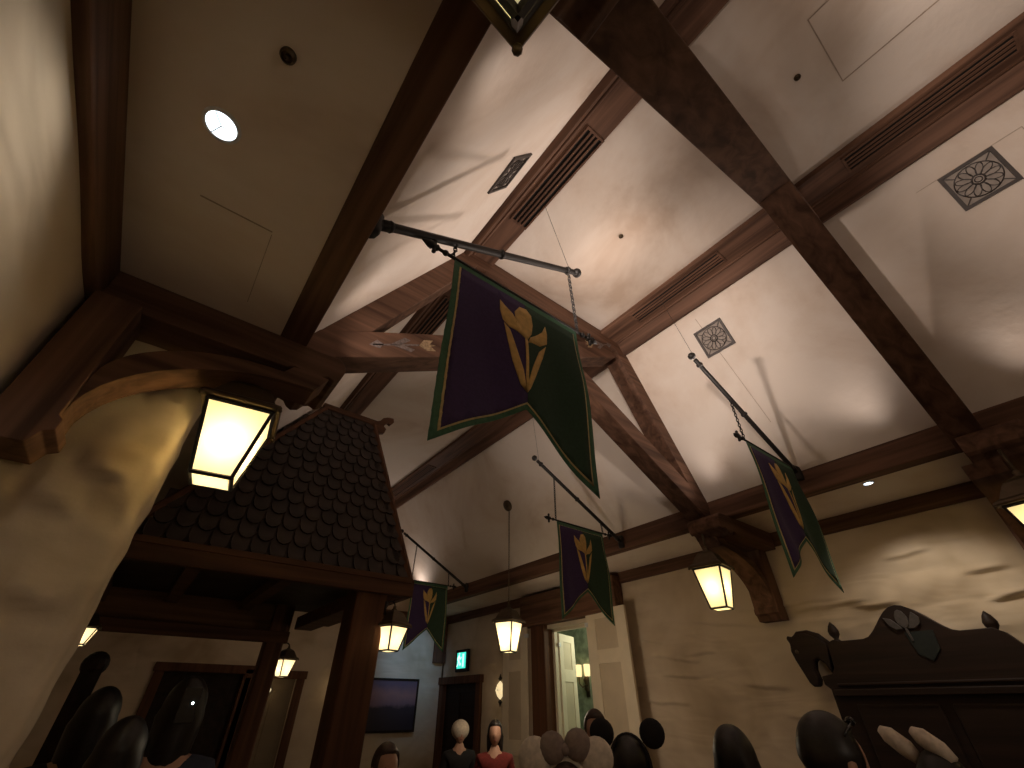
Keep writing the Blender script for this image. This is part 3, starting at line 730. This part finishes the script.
M['tan'] = plain('tan_door_paint', (.20, .15, .09), .6, 0, .08, 3)
doorset('door_2', .50, .690, .105, M['tan'])['label'] = 'tan door in a dark frame on the end wall'
pc = thing('painting', 'dark framed dusk landscape painting on the end wall right of the canopy post', 'painting', (1.18, YE - .02, .01))
PX0, PX1, PZ0, PZ1 = 1.000, 1.333, -.104, .121; f = .010; py = YE - .012
MB().box(PX0, PX1, py - .006, py, PZ0, PZ0 + f).box(PX0, PX1, py - .006, py, PZ1 - f, PZ1).box(PX0, PX0 + f, py - .006, py, PZ0 + f, PZ1 - f).box(PX1 - f, PX1, py - .006, py, PZ0 + f, PZ1 - f).build('frame', M['cab'], pc)
def painting_mat():
    m, nt, b = newmat('dusk_landscape')
    g = N(nt, 'ShaderNodeNewGeometry'); sp = N(nt, 'ShaderNodeSeparateXYZ'); nt.links.new(g.outputs['Position'], sp.inputs[0])
    n = N(nt, 'ShaderNodeTexNoise'); n.inputs['Scale'].default_value = 6; n.inputs['Detail'].default_value = 6; nt.links.new(g.outputs['Position'], n.inputs['Vector'])
    mr = N(nt, 'ShaderNodeMapRange'); mr.inputs['From Min'].default_value = PZ0 * S + CZ; mr.inputs['From Max'].default_value = PZ1 * S + CZ
    nt.links.new(sp.outputs['Z'], mr.inputs['Value'])
    ad = N(nt, 'ShaderNodeMath', operation='MULTIPLY_ADD'); nt.links.new(n.outputs[0], ad.inputs[0]); ad.inputs[1].default_value = .22; nt.links.new(mr.outputs[0], ad.inputs[2])
    nt.links.new(ramp(nt, ad.outputs[0], [(.30, (.02, .016, .032)), (.55, (.03, .022, .036)), (.62, (.20, .12, .15)), (.80, (.30, .16, .16)), (1.0, (.14, .09, .14))]), b.inputs['Base Color'])
    b.inputs['Roughness'].default_value = .6; return m
MB().box(PX0 + f, PX1 - f, py - .003, py - .001, PZ0 + f, PZ1 - f).build('canvas', painting_mat(), pc)

# ------------------------------------------------------------------ right wall: far door, exit sign, double doors
o = MB(); o.box(XR - .012, XR + .02, 2.165, 2.205, FZ, .105).box(XR - .012, XR + .02, 2.53, YE - .002, FZ, .105).box(XR - .02, XR + .02, 2.155, YE - .002, .098, .132)
d1 = struct(o.build('door_3', M['hoodwoodZ'], bevel=.002), 'dark doorway in the far right corner')
l = MB().box(XR + .012, XR + .018, 2.205, 2.53, FZ, .105).build('door_leaf', M['cab'], d1)
MB().box(XR + .008, XR + .013, 2.23, 2.35, -.15, .06).box(XR + .008, XR + .013, 2.38, 2.50, -.15, .06).box(XR + .008, XR + .013, 2.23, 2.50, -.48, -.2).split('door_panel', M['cab'], l)

ex = thing('exit_sign', 'glowing green emergency exit sign in a dark frame above the far doorway', 'sign', (XR, 2.345, .20))
ex['category'] = 'exit sign'
MB().box(XR - .016, XR - .001, 2.285, 2.405, .150, .252).build('housing', M['cab'], ex, bevel=.001)
MB().box(XR - .018, XR - .0165, 2.302, 2.388, .165, .238).build('lit_panel', M['exit'], ex)
rm = MB(); xx = (XR - .0195, XR - .0185)
rm.prism([(2.318, .172), (2.318, .231), (2.332, .231), (2.332, .172)], *xx, ax='x')
rm.build('doorway_symbol', M['exitw'], ex)
rn = MB(); k = lambda a, b: (2.372 - a * .1, .172 + b * .1)
for poly in ([(-.02, .52), (.06, .58), (.12, .52), (.10, .30), (.02, .26), (-.04, .34)], [(.02, .28), (.10, .28), (.20, .14), (.26, .18), (.28, .12), (.18, .04), (.12, .10)], [(-.02, .30), (.05, .26), (.0, .10), (-.12, .0), (-.16, .04), (-.06, .14)],
             [(.10, .50), (.20, .40), (.28, .46), (.30, .42), (.20, .33), (.08, .42)], [(0, .50), (-.12, .40), (-.10, .30), (-.06, .30), (-.06, .38), (.0, .42)]):
    rn.prism([k(*p) for p in poly], *xx, ax='x')
rn.ball((XR - .019, 2.372 - .009, .172 + .062), .0045, 8, (.2, 1, 1)); rn.build('running_figure', M['exitw'], ex)

# double doorway
op = MB(); op.box(XR - .022, XR + .03, 1.653, 1.745, FZ, .30).build  # left jamb
op.box(XR - .022, XR + .03, 1.345, 1.373, FZ, .30)
fr = struct(op.build('door_4', M['hoodwoodZ'], bevel=.002), 'double doorway with dark timber jambs')
MB().box(XR - .045, XR + .03, 1.20, 1.795, .298, .425).build('lintel', M['wY'], fr, bevel=.003)
MB().box(XR - .049, XR - .045, 1.22, 1.775, .31, .33).box(XR - .049, XR - .045, 1.22, 1.775, .39, .41).split('lintel_moulding', M['wY'], fr)
def panel_leaf(name, label, hinge, free, top, side):
    """cream two-panel door leaf standing open; hinge/free: (x,y)"""
    h, f_ = Vector((*hinge, 0)), Vector((*free, 0)); U = (f_ - h); W = U.length; U.normalize(); Nn = Vector((U.y, -U.x, 0)) * side; bot = FZ + .004
    root = thing(name, label, 'door', (hinge[0], hinge[1], bot), 'open cream door leaves')
    def slab(m, u0, u1, z0, z1, n0, n1):
        q = lambda u, n, z: h + U * u + Nn * n + Vector((0, 0, z))
        m.add([q(u0, n0, z0), q(u1, n0, z0), q(u1, n1, z0), q(u0, n1, z0), q(u0, n0, z1), q(u1, n0, z1), q(u1, n1, z1), q(u0, n1, z1)],
              [(0, 3, 2, 1), (4, 5, 6, 7), (0, 1, 5, 4), (1, 2, 6, 5), (2, 3, 7, 6), (3, 0, 4, 7)])
    zz = [(top - .135, top - .03), (top - .42, top - .18), (top - .78, top - .47)]
    st = MB(); s = W * .24; slab(st, 0, s, bot, top, 0, .010); slab(st, W - s, W, bot, top, 0, .010)
    edges = [top] + [e for a, b in zz for e in (b, a)] + [bot]
    for i in range(0, len(edges), 2): slab(st, s, W - s, edges[i + 1], edges[i], 0, .010)
    st.build('leaf_frame', M['cream'], root, bevel=.0008)
    for a, b in zz:
        p = MB(); slab(p, s, W - s, a, b, .003, .007); p.build('inset_panel', M['creamD'], root)
    hg = MB()
    for zc in (top - .045, top - .5): slab(hg, -.006, .012, zc - .008, zc + .008, -.001, .012)
    hg.split('hinge', M['white'], root)
panel_leaf('door_leaf', 'cream panelled door leaf folded back to the right of the doorway', (XR - .028, 1.372), (XR - .040, 1.157), .310, 1)
panel_leaf('door_leaf', 'cream panelled door leaf folded back to the left, behind the pendant lantern', (XR - .028, 1.760), (XR - .034, 1.930), .308, -1)
# room behind the doorway
M['paper'] = plain('green_wallpaper', (.30, .36, .26), .8, 0, .28, 9)
MB_ = MB().box(1.95, 1.98, 1.20, 2.10, FZ, .42).box(XR + .03, 1.98, 2.10, 2.13, FZ, .42).box(XR + .03, 1.98, 1.17, 1.20, FZ, .42)
struct(MB_.build('wall_side_room', M['paper']), 'green patterned wallpaper of the room behind the doors')
struct(MB().box(XR + .03, 1.98, 1.17, 2.13, .42, .44).build('ceiling_side_room', M['ceil']))
jm = MB().box(XR + .03, XR + .05, 1.640, 1.72, FZ, .30).box(XR + .03, XR + .05, 1.33, 1.385, FZ, .30).box(XR + .03, XR + .05, 1.33, 1.72, .272, .32)
jm.box(XR + .0, XR + .03, 1.373, 1.653, .282, .298)
struct(jm.build('trim_8', M['cream'], bevel=.001), 'cream inner casing of the doorway')
panel_leaf('inner_door', 'cream inner door standing half open inside the doorway', (XR + .052, 1.645), (XR + .20, 1.700), .268, 1)
ws = thing('wall_lamp', 'twin-shade wall lamp glowing on the green wallpaper behind the doors', 'wall lamp', (1.945, 1.88, .15))
wl = MB().lathe((1.94, 1.88, .06), [(.004, 0), (.014, .012), (.008, .03), (.016, .05), (.006, .07)], 10)
for s in (-1, 1): wl.tube([(1.94, 1.88, .09), (1.925, 1.88 + s * .015, .08), (1.92, 1.88 + s * .030, .095), (1.92, 1.88 + s * .030, .125)], .003, 6)
wl.box(1.944, 1.95, 1.87, 1.89, .04, .14); wl.build('bracket', M['bronze'], ws, smooth=True)
for s in (-1, 1): MB().lathe((1.92, 1.88 + s * .030, .125), [(.014, 0), (.016, .02), (.017, .05), (.014, .052)], 12).build('lamp_shade', M['glass2'], ws, smooth=True)

# ------------------------------------------------------------------ carved cabinet (settle) on the right wall
cb_ = thing('carved_cabinet', 'tall black carved cabinet with arched crest and horse head finial against the right wall', 'cabinet', (1.44, 0, FZ))
def arch(y0, y1, base, peak, n=22):
    out = []
    for k in range(n + 1):
        t = k / n; y = y0 + (y1 - y0) * t; c = abs(t - .5) * 2     # 1 at ends
        s = .5 + .5 * math.cos(math.pi * min(1, c / .62)); s = s ** .85
        out.append((y, base + (peak - base) * s))
    return out
mid = arch(.155, -.155, .095, .215)
body = [(.555, FZ), (.545, .035), (.556, .045), (.556, .062), (.530, .066), (.520, .078), (.515, .132), (.498, .138)] + arch(.485, .190, .134, .197) + [(.175, .125)] + mid + [(-.19, .125)]
body += [(y, z) for y, z in arch(-.20, -.50, .134, .197)] + [(-.53, .13), (-.56, .05), (-.57, FZ)]
MB().prism(body, 1.432, 1.468, 'x').build('back_board', M['cab'], cb_, bevel=.0015)
MB().box(1.418, 1.434, -.55, .535, .020, .034).box(1.424, 1.434, -.55, .525, .040, .046).split('cornice', M['cab'], cb_, bevel=.002)
MB().box(1.40, 1.432, -.54, .525, FZ, -.23).build('chest_base', M['cab'], cb_, bevel=.003)
pn = MB()
for y0, y1 in ((.50, .34), (.32, .18), (.16, -.16), (-.18, -.34), (-.36, -.52)): pn.box(1.426, 1.433, y1, y0, -.20, .005)
pn.split('carved_panel', M['cab'], cb_, bevel=.003)
hh = [(.515, .128), (.535, .146), (.560, .158), (.585, .160), (.602, .152), (.608, .158), (.614, .150), (.608, .138), (.612, .120), (.608, .100), (.600, .075), (.592, .050), (.584, .040), (.572, .042), (.566, .056), (.568, .075), (.562, .095), (.550, .100), (.538, .088), (.530, .066)]
hm = MB().prism(hh, 1.434, 1.462, 'x')
hm.build('horse_head', M['cab'], cb_, bevel=.005)
MB().ball((1.434, .596, .118), .005, 8).build('horse_eye', M['bronze'], cb_, smooth=True)
mn = MB()
mn.tube([(1.448, .520, .130), (1.448, .537, .147), (1.448, .560, .157), (1.448, .585, .158), (1.448, .600, .150)], [.010, .011, .010, .008, .004], 8)
mn.build('mane', M['cab'], cb_, smooth=True)
for yc, zb in ((.495, .136), (.190, .124), (-.2, .124), (-.51, .13)):
    MB().lathe((1.450, yc, zb - .004), [(.009, 0), (.010, .004), (.005, .008), (.012, .018), (.013, .026), (.008, .038), (.001, .047)], 12).build('acorn_finial', M['cab'], cb_, smooth=True)
M['carve'] = plain('pale_carving', (.060, .050, .045), .6, 0, .2, 40)
M['carveg'] = plain('green_carving', (.006, .010, .008), .7, 0, .2, 40)
def emblem(yc, zc, s):
    m = MB(); q = lambda pts: [(yc - a * s, zc + b * s) for a, b in pts]
    m.prism(q([(0, 1.0), (.17, .90), (.29, .68), (.35, .42), (.30, .18), (.16, -.02), (0, -.12), (-.16, -.02), (-.30, .18), (-.35, .42), (-.29, .68), (-.17, .90)]), 1.427, 1.433, 'x')
    m.prism(q([(-1.0, .62), (-.62, .52), (-.36, .20), (-.14, -.12), (-.5, -.14), (-.82, .12)]), 1.427, 1.433, 'x')
    m.prism(q([(.66, .80), (.95, .45), (.86, .1), (.50, -.14), (.14, -.12), (.36, .30)]), 1.427, 1.433, 'x')
    m.prism(q([(-.07, -.1), (.07, -.1), (.12, -.8), (.02, -.85)]), 1.427, 1.433, 'x')
    m.build('carved_crocus', M['carve'], cb_, bevel=.001)
    g = MB().prism(q([(-.2, -.3), (1.3, -.3), (1.2, -1.3), (.6, -1.9), (0, -1.5)]), 1.4295, 1.433, 'x'); g.build('carved_shield', M['carveg'], cb_)
emblem(.335, .150, .036); emblem(0, .155, .036)

# ------------------------------------------------------------------ people
M['skin'] = plain('skin', (.45, .26, .18), .6, 0, .05); M['hairb'] = plain('black_hair', (.012, .009, .008), .45, 0, .3, 60); M['hairn'] = plain('brown_hair', (.045, .022, .014), .5, 0, .3, 60)
M['eye'] = plain('eye', (.02, .015, .012), .3); M['lip'] = plain('lip', (.35, .10, .09), .5)
def cloth(name, col): M[name] = plain(name, col, .9, 0, .12, 50)
for nme, col in (('black_cloth', (.012, .011, .013)), ('navy_cloth', (.02, .025, .05)), ('red_cloth', (.14, .015, .012)), ('grey_cloth', (.10, .09, .09)), ('cream_plush', (.66, .58, .48)), ('taupe_bow', (.26, .20, .17)),
                 ('black_plush', (.012, .010, .012)), ('lilac_cloth', (.28, .22, .26)), ('brown_cloth', (.07, .04, .03)), ('denim', (.04, .05, .09))): cloth(nme, col)
def skin_mesh(verts, edges, radii, sub=1):
    me = bpy.data.meshes.new('tmp'); me.from_pydata(verts, edges, []); o = bpy.data.objects.new('tmp', me); C.objects.link(o)
    md = o.modifiers.new('s', 'SKIN'); md.use_smooth_shade = True
    for i, r in enumerate(radii): me.skin_vertices[0].data[i].radius = (r, r)
    me.skin_vertices[0].data[0].use_root = True
    sb = o.modifiers.new('u', 'SUBSURF'); sb.levels = sub; sb.render_levels = sub
    dg = bpy.context.evaluated_depsgraph_get(); ev = o.evaluated_get(dg); m2 = ev.to_mesh()
    vs = [v.co.copy() for v in m2.vertices]; fs = [tuple(p.vertices) for p in m2.polygons]; ev.to_mesh_clear()
    bpy.data.objects.remove(o); bpy.data.meshes.remove(me); return vs, fs
def body_skeleton(h, arm='down'):
    k = h / 1.70; V = []; E_ = []; R_ = []
    def a(p, r, par=None):
        V.append((p[0] * k, p[1] * k, p[2] * k)); R_.append(r * k)
        if par is not None: E_.append((par, len(V) - 1))
        return len(V) - 1
    pel = a((0, 0, .92), .135); w = a((0, 0, 1.08), .115, pel); ch = a((0, .0, 1.28), .135, w); sh = a((0, .005, 1.40), .085, ch); nk = a((0, .0, 1.47), .052, sh); hd0 = a((0, -.005, 1.54), .054, nk)
    for s in (-1, 1):
        s1 = a((s * .165, 0, 1.385), .056, sh)
        if arm == 'down': el = a((s * .22, .03, 1.10), .042, s1); wr = a((s * .235, -.04, .86), .028, el); d = (0, -.15, -1)
        else: el = a((s * .22, -.06, 1.12), .042, s1); wr = a((s * .12, -.26, 1.20), .028, el); d = (-s * .2, -.7, .7)
        L = math.sqrt(sum(c * c for c in d)); d = [c / L for c in d]; wp = V[wr]; W0 = [c / k for c in wp]
        palm = a([W0[i] + d[i] * .055 for i in range(3)], .026, wr)
        for j, (off, ln) in enumerate(((-.030, .070), (-.010, .082), (.010, .076), (.030, .060))):
            b0 = a([W0[0] + d[0] * .085 + (0 if arm == 'down' else off), W0[1] + d[1] * .085 + (off if arm == 'down' else 0), W0[2] + d[2] * .085], .0095, palm)
            a([V[b0][0] / k + d[0] * ln - s * .018, V[b0][1] / k + d[1] * ln - .004, V[b0][2] / k + d[2] * ln], .0080, b0)
        t0 = a([W0[0] + d[0] * .04, W0[1] - .038, W0[2] + d[2] * .04], .0105, palm); a([V[t0][0] / k - s * .006, V[t0][1] / k - .018, V[t0][2] / k + d[2] * .035], .009, t0)
        hp_ = a((s * .09, 0, .86), .095, pel); kn = a((s * .10, -.01, .49), .062, hp_); an = a((s * .10, .02, .09), .042, kn); a((s * .11, -.13, .045), .038, an)
    return V, E_, R_
_cache = {}
def body_parts(h, arm):
    key = (round(h, 2), arm)
    if key in _cache: return _cache[key]
    V, E_, R_ = body_skeleton(h, arm); k = h / 1.70
    bv, bf = skin_mesh(V, E_, R_, 1)
    hv, hf = [], []
    # head: shaped sphere with brow, nose, chin, ears
    n, m = 24, 18; cz = 1.615 * k
    for j in range(m + 1):
        t = math.pi * j / m
        for i in range(n):
            a_ = 2 * math.pi * i / n; x = math.sin(t) * math.cos(a_); y = math.sin(t) * math.sin(a_); z = math.cos(t)
            X, Y, Z = x * .076, y * .095, z * .112
            if z < 0: f_ = 1 + .22 * z; X *= f_; Y *= (1 + .10 * z); Y -= .010 * -z
            if y < -.6:
                nose = math.exp(-((x / .16) ** 2)) * math.exp(-((z + .12) / .16) ** 2); Y -= .020 * nose
                Y += .006 * math.exp(-(((abs(x) - .36) / .14) ** 2)) * math.exp(-((z - .06) / .10) ** 2)
            hv.append(Vector((X * k, Y * k - .01 * k, cz + Z * k)))
    for j in range(m):
        for i in range(n): l = (i + 1) % n; hf.append((j * n + i, j * n + l, (j + 1) * n + l, (j + 1) * n + i))
    e = MB()
    for s in (-1, 1): e.ball((s * .078 * k, .005 * k, cz - .005 * k), .026 * k, 8, (.35, .8, 1.2))
    o = len(bv); vs = bv + hv; fs = bf + [tuple(i + o for i in f_) for f_ in hf]; o = len(vs); vs = vs + e.v; fs = fs + [tuple(i + o for i in f_) for f_ in e.f]
    # clothing grown from the same skeleton
    def sub(keep, grow):
        idx = {i: j for j, i in enumerate(keep)}
        return skin_mesh([V[i] for i in keep], [(idx[a], idx[b]) for a, b in E_ if a in idx and b in idx], [R_[i] * 1.0 + grow * k for i in keep], 1)
    arms = [i for i, p in enumerate(V)]
    A1 = 6; per = (len(V) - 6) // 2
    def side(s): b = 6 + s * per; return b
    shirt = sub([0, 1, 2, 3, 4] + [side(0) + q for q in (0, 1, 2)] + [side(1) + q for q in (0, 1, 2)], .014)
    legs0 = side(0) + per - 4; legs1 = side(1) + per - 4
    trou = sub([0, legs0, legs0 + 1, legs0 + 2, legs1, legs1 + 1, legs1 + 2], .012)
    _cache[key] = (vs, fs, shirt, trou); return _cache[key]
def person(label, x, y, h, face_deg, shirt='black_cloth', hair='hairb', style='short', arm='down', extras=None, scale=1.0):
    root = bpy.data.objects.new('person', None); C.objects.link(root); root.location = (x * S, y * S, 0); root.rotation_euler = (0, 0, math.radians(face_deg))
    root['label'] = label; root['category'] = 'person'
    vs, fs, shv, tr = body_parts(h, arm); k = h / 1.70
    def raw(nm, v, f_, mt): return MB().add(v, f_).build(nm, mt, root, smooth=True, raw=True)
    root['_o'] = [0, 0, 0]
    raw('body', vs, fs, M['skin']); raw('shirt', shv[0], shv[1], M[shirt]); raw('trousers', tr[0], tr[1], M['denim'])
    cz = 1.615 * k; hm_ = MB(); n, m = 28, 20; vv = []
    for j in range(m + 1):
        t = math.pi * j / m
        for i in range(n):
            a_ = 2 * math.pi * i / n; X, Y, Z = math.sin(t) * math.cos(a_), math.sin(t) * math.sin(a_), math.cos(t)
            r = (.090, .110, .124); px, py_, pz = X * r[0], Y * r[1], Z * r[2]
            face = Y < -.25 and Z < .48 and abs(X) < .80
            wv = noise.noise(Vector((X * 3, Y * 3, Z * 2))) * .012 + noise.noise(Vector((X * 14, Y * 14, Z * 2))) * .006
            px *= 1 + wv * 4; py_ *= 1 + wv * 4
            if face: py_ = py_ * .62; px *= .86; pz *= .8
            elif Z < -.1:
                if style == 'long': pz = pz * 1.0 - (-.1 - Z) * .30; py_ = abs(py_) * .9 if Y > -.1 else py_ * .5; px *= 1.12
                else: pz *= .62; px *= .95
            vv.append(Vector((px * k, (py_ - .002) * k, cz + (pz + .012) * k)))
    for j in range(m):
        for i in range(n): l = (i + 1) % n; hm_.f.append((j * n + i, j * n + l, (j + 1) * n + l, (j + 1) * n + i))
    hm_.v = vv; hm_.build('hair', M[hair], root, smooth=True, raw=True)
    ey = MB()
    for s in (-1, 1): ey.ball((s * .030 * k, -.090 * k, cz + .006 * k), .007 * k, 8, (1.3, .5, .7))
    ey.split('eye', M['eye'], root, smooth=True, raw=True)
    MB().ball((0, -.098 * k, cz - .058 * k), .014 * k, 8, (1.2, .35, .35)).build('mouth', M['lip'], root, smooth=True, raw=True)
    sh_ = MB()
    for s in (-1, 1): sh_.ball((s * .11 * k, -.05 * k, .045 * k), .07 * k, 10, (.68, 1.9, .62))
    sh_.split('shoe', M['black_cloth'], root, smooth=True, raw=True)
    if extras: extras(root, k, cz)
    return root
def round_ears(mat, bowmat, r=.068):
    def fn(root, k, cz):
        e = MB()
        for s in (-1, 1): e.ball((s * .125, .0, cz + .135), r, 18, (1, .42, 1))
        hb = e.split('plush_ear', mat, root, smooth=True, raw=True)
        b = MB().tube([(.094 * math.cos(t), .0, cz + .128 * math.sin(t)) for t in [math.pi * q / 14 for q in range(15)]], .012, 8)
        b.build('headband', mat, root, smooth=True, raw=True)
        if bowmat is not None:
            q = MB().ball((-.052, -.02 + .03, cz + .175), .055, 14, (1.0, .55, 1.0)).ball((.052, .01, cz + .165), .055, 14, (1.0, .55, 1.0)).ball((0, .015, cz + .160), .022, 10)
            q.build('bow', bowmat, root, smooth=True, raw=True)
    return fn
def beanie(mat):
    def fn(root, k, cz): MB().ball((0, .0, cz + .035 * k), .112, 18, (1.0, 1.1, .92)).build('hat', mat, root, smooth=True, raw=True)
    return fn
def rabbit_ears(root, k, cz):
    e = MB()
    for s, lean in ((-1, -.05), (1, .02)):
        e.tube([(s * .06, .01, cz + .09), (s * .06 + .03, .01, cz + .125), (s * .06 + .075, .012, cz + .165), (s * .06 + .10, .015, cz + .185)], [.022, .034, .032, .014], 12)
    e.split('plush_ear', M['cream_plush'], root, smooth=True, raw=True)
def clip(root, k, cz):
    e = MB()
    for s in (-1, 1): e.ball((s * .035, -.085, cz + .105), .018, 10, (1.2, .5, .8))
    e.tube([(-.09, .0, cz + .07), (-.05, -.08, cz + .105), (.05, -.08, cz + .105), (.09, .0, cz + .07)], .004, 6)
    e.build('sunglasses', M['glossy'], root, smooth=True, raw=True)
M['glossy'] = plain('glossy_black', (.02, .02, .02), .05)
def at(ux, uy, dist): return ux * dist / S, uy * dist / S
def put(label, u, dist, h, face, **kw): x, y = at(u[0], u[1], dist); return person(label, x, y, h, face, **kw)
put('distant person in a cream knitted hat by the far doorway', (.534, .845), 6.9, 1.60, -20, shirt='black_cloth', extras=beanie(M['cream_plush']))
put('person in a red top with long dark hair, facing the camera', (.587, .81), 6.2, 1.62, -36, shirt='red_cloth', style='long')
put('person in a headband with cream plush ears and a taupe bow, seen from behind', (.684, .73), 2.3, 1.56, 137, shirt='navy_cloth', hair='hairn', extras=round_ears(M['cream_plush'], M['taupe_bow']))
put('person in the doorway wearing glasses, facing the camera', (.724, .689), 4.3, 1.72, -46, shirt='grey_cloth', hair='hairn')
put('person with black plush ears on the head before the right door leaf', (.760, .649), 2.85, 1.62, 128, shirt='lilac_cloth', extras=round_ears(M['black_plush'], None, .062))
put('dark-haired person before the bare plaster wall', (.860, .510), 2.65, 1.67, 110, shirt='grey_cloth', style='long')
put('person with black hair and sunglasses pushed up, before the carved cabinet', (.923, .384), 2.2, 1.72, 60, shirt='brown_cloth', extras=clip)
put('person wearing a headband with tall cream ears before the carved cabinet', (.964, .264), 2.8, 1.60, 80, shirt='black_cloth', extras=rabbit_ears)
put('brown-haired person low at the bottom edge below the painting', (.424, .906), 3.6, 1.56, 0, shirt='brown_cloth', hair='hairn')
put('dark silhouetted person under the canopy holding a lit phone', (.105, .994), 3.3, 1.86, 170, shirt='navy_cloth', style='long', arm='up')
put('dark silhouetted person at the lower left beside the rough wall', (.0, 1.0), 3.7, 1.82, 180, shirt='black_cloth', style='long')
put('dark silhouetted person between the rough wall and the canopy', (.045, .999), 2.9, 1.70, 175, shirt='black_cloth', style='long')
ph = thing('phone', 'phone with a tiny lit flash held under the canopy', 'phone', (.098, .88, .0))
MB().box(.085, .107, .856, .8585, -.018, .022).build('phone_body', M['glossy'], ph, bevel=.001)
MB().ball((.0995, .8555, .004), .0016, 10).build('flash', glow('flash', (.85, 1, .95), 6), ph)

for o in bpy.data.objects:
    if '_o' in o.keys(): del o['_o']
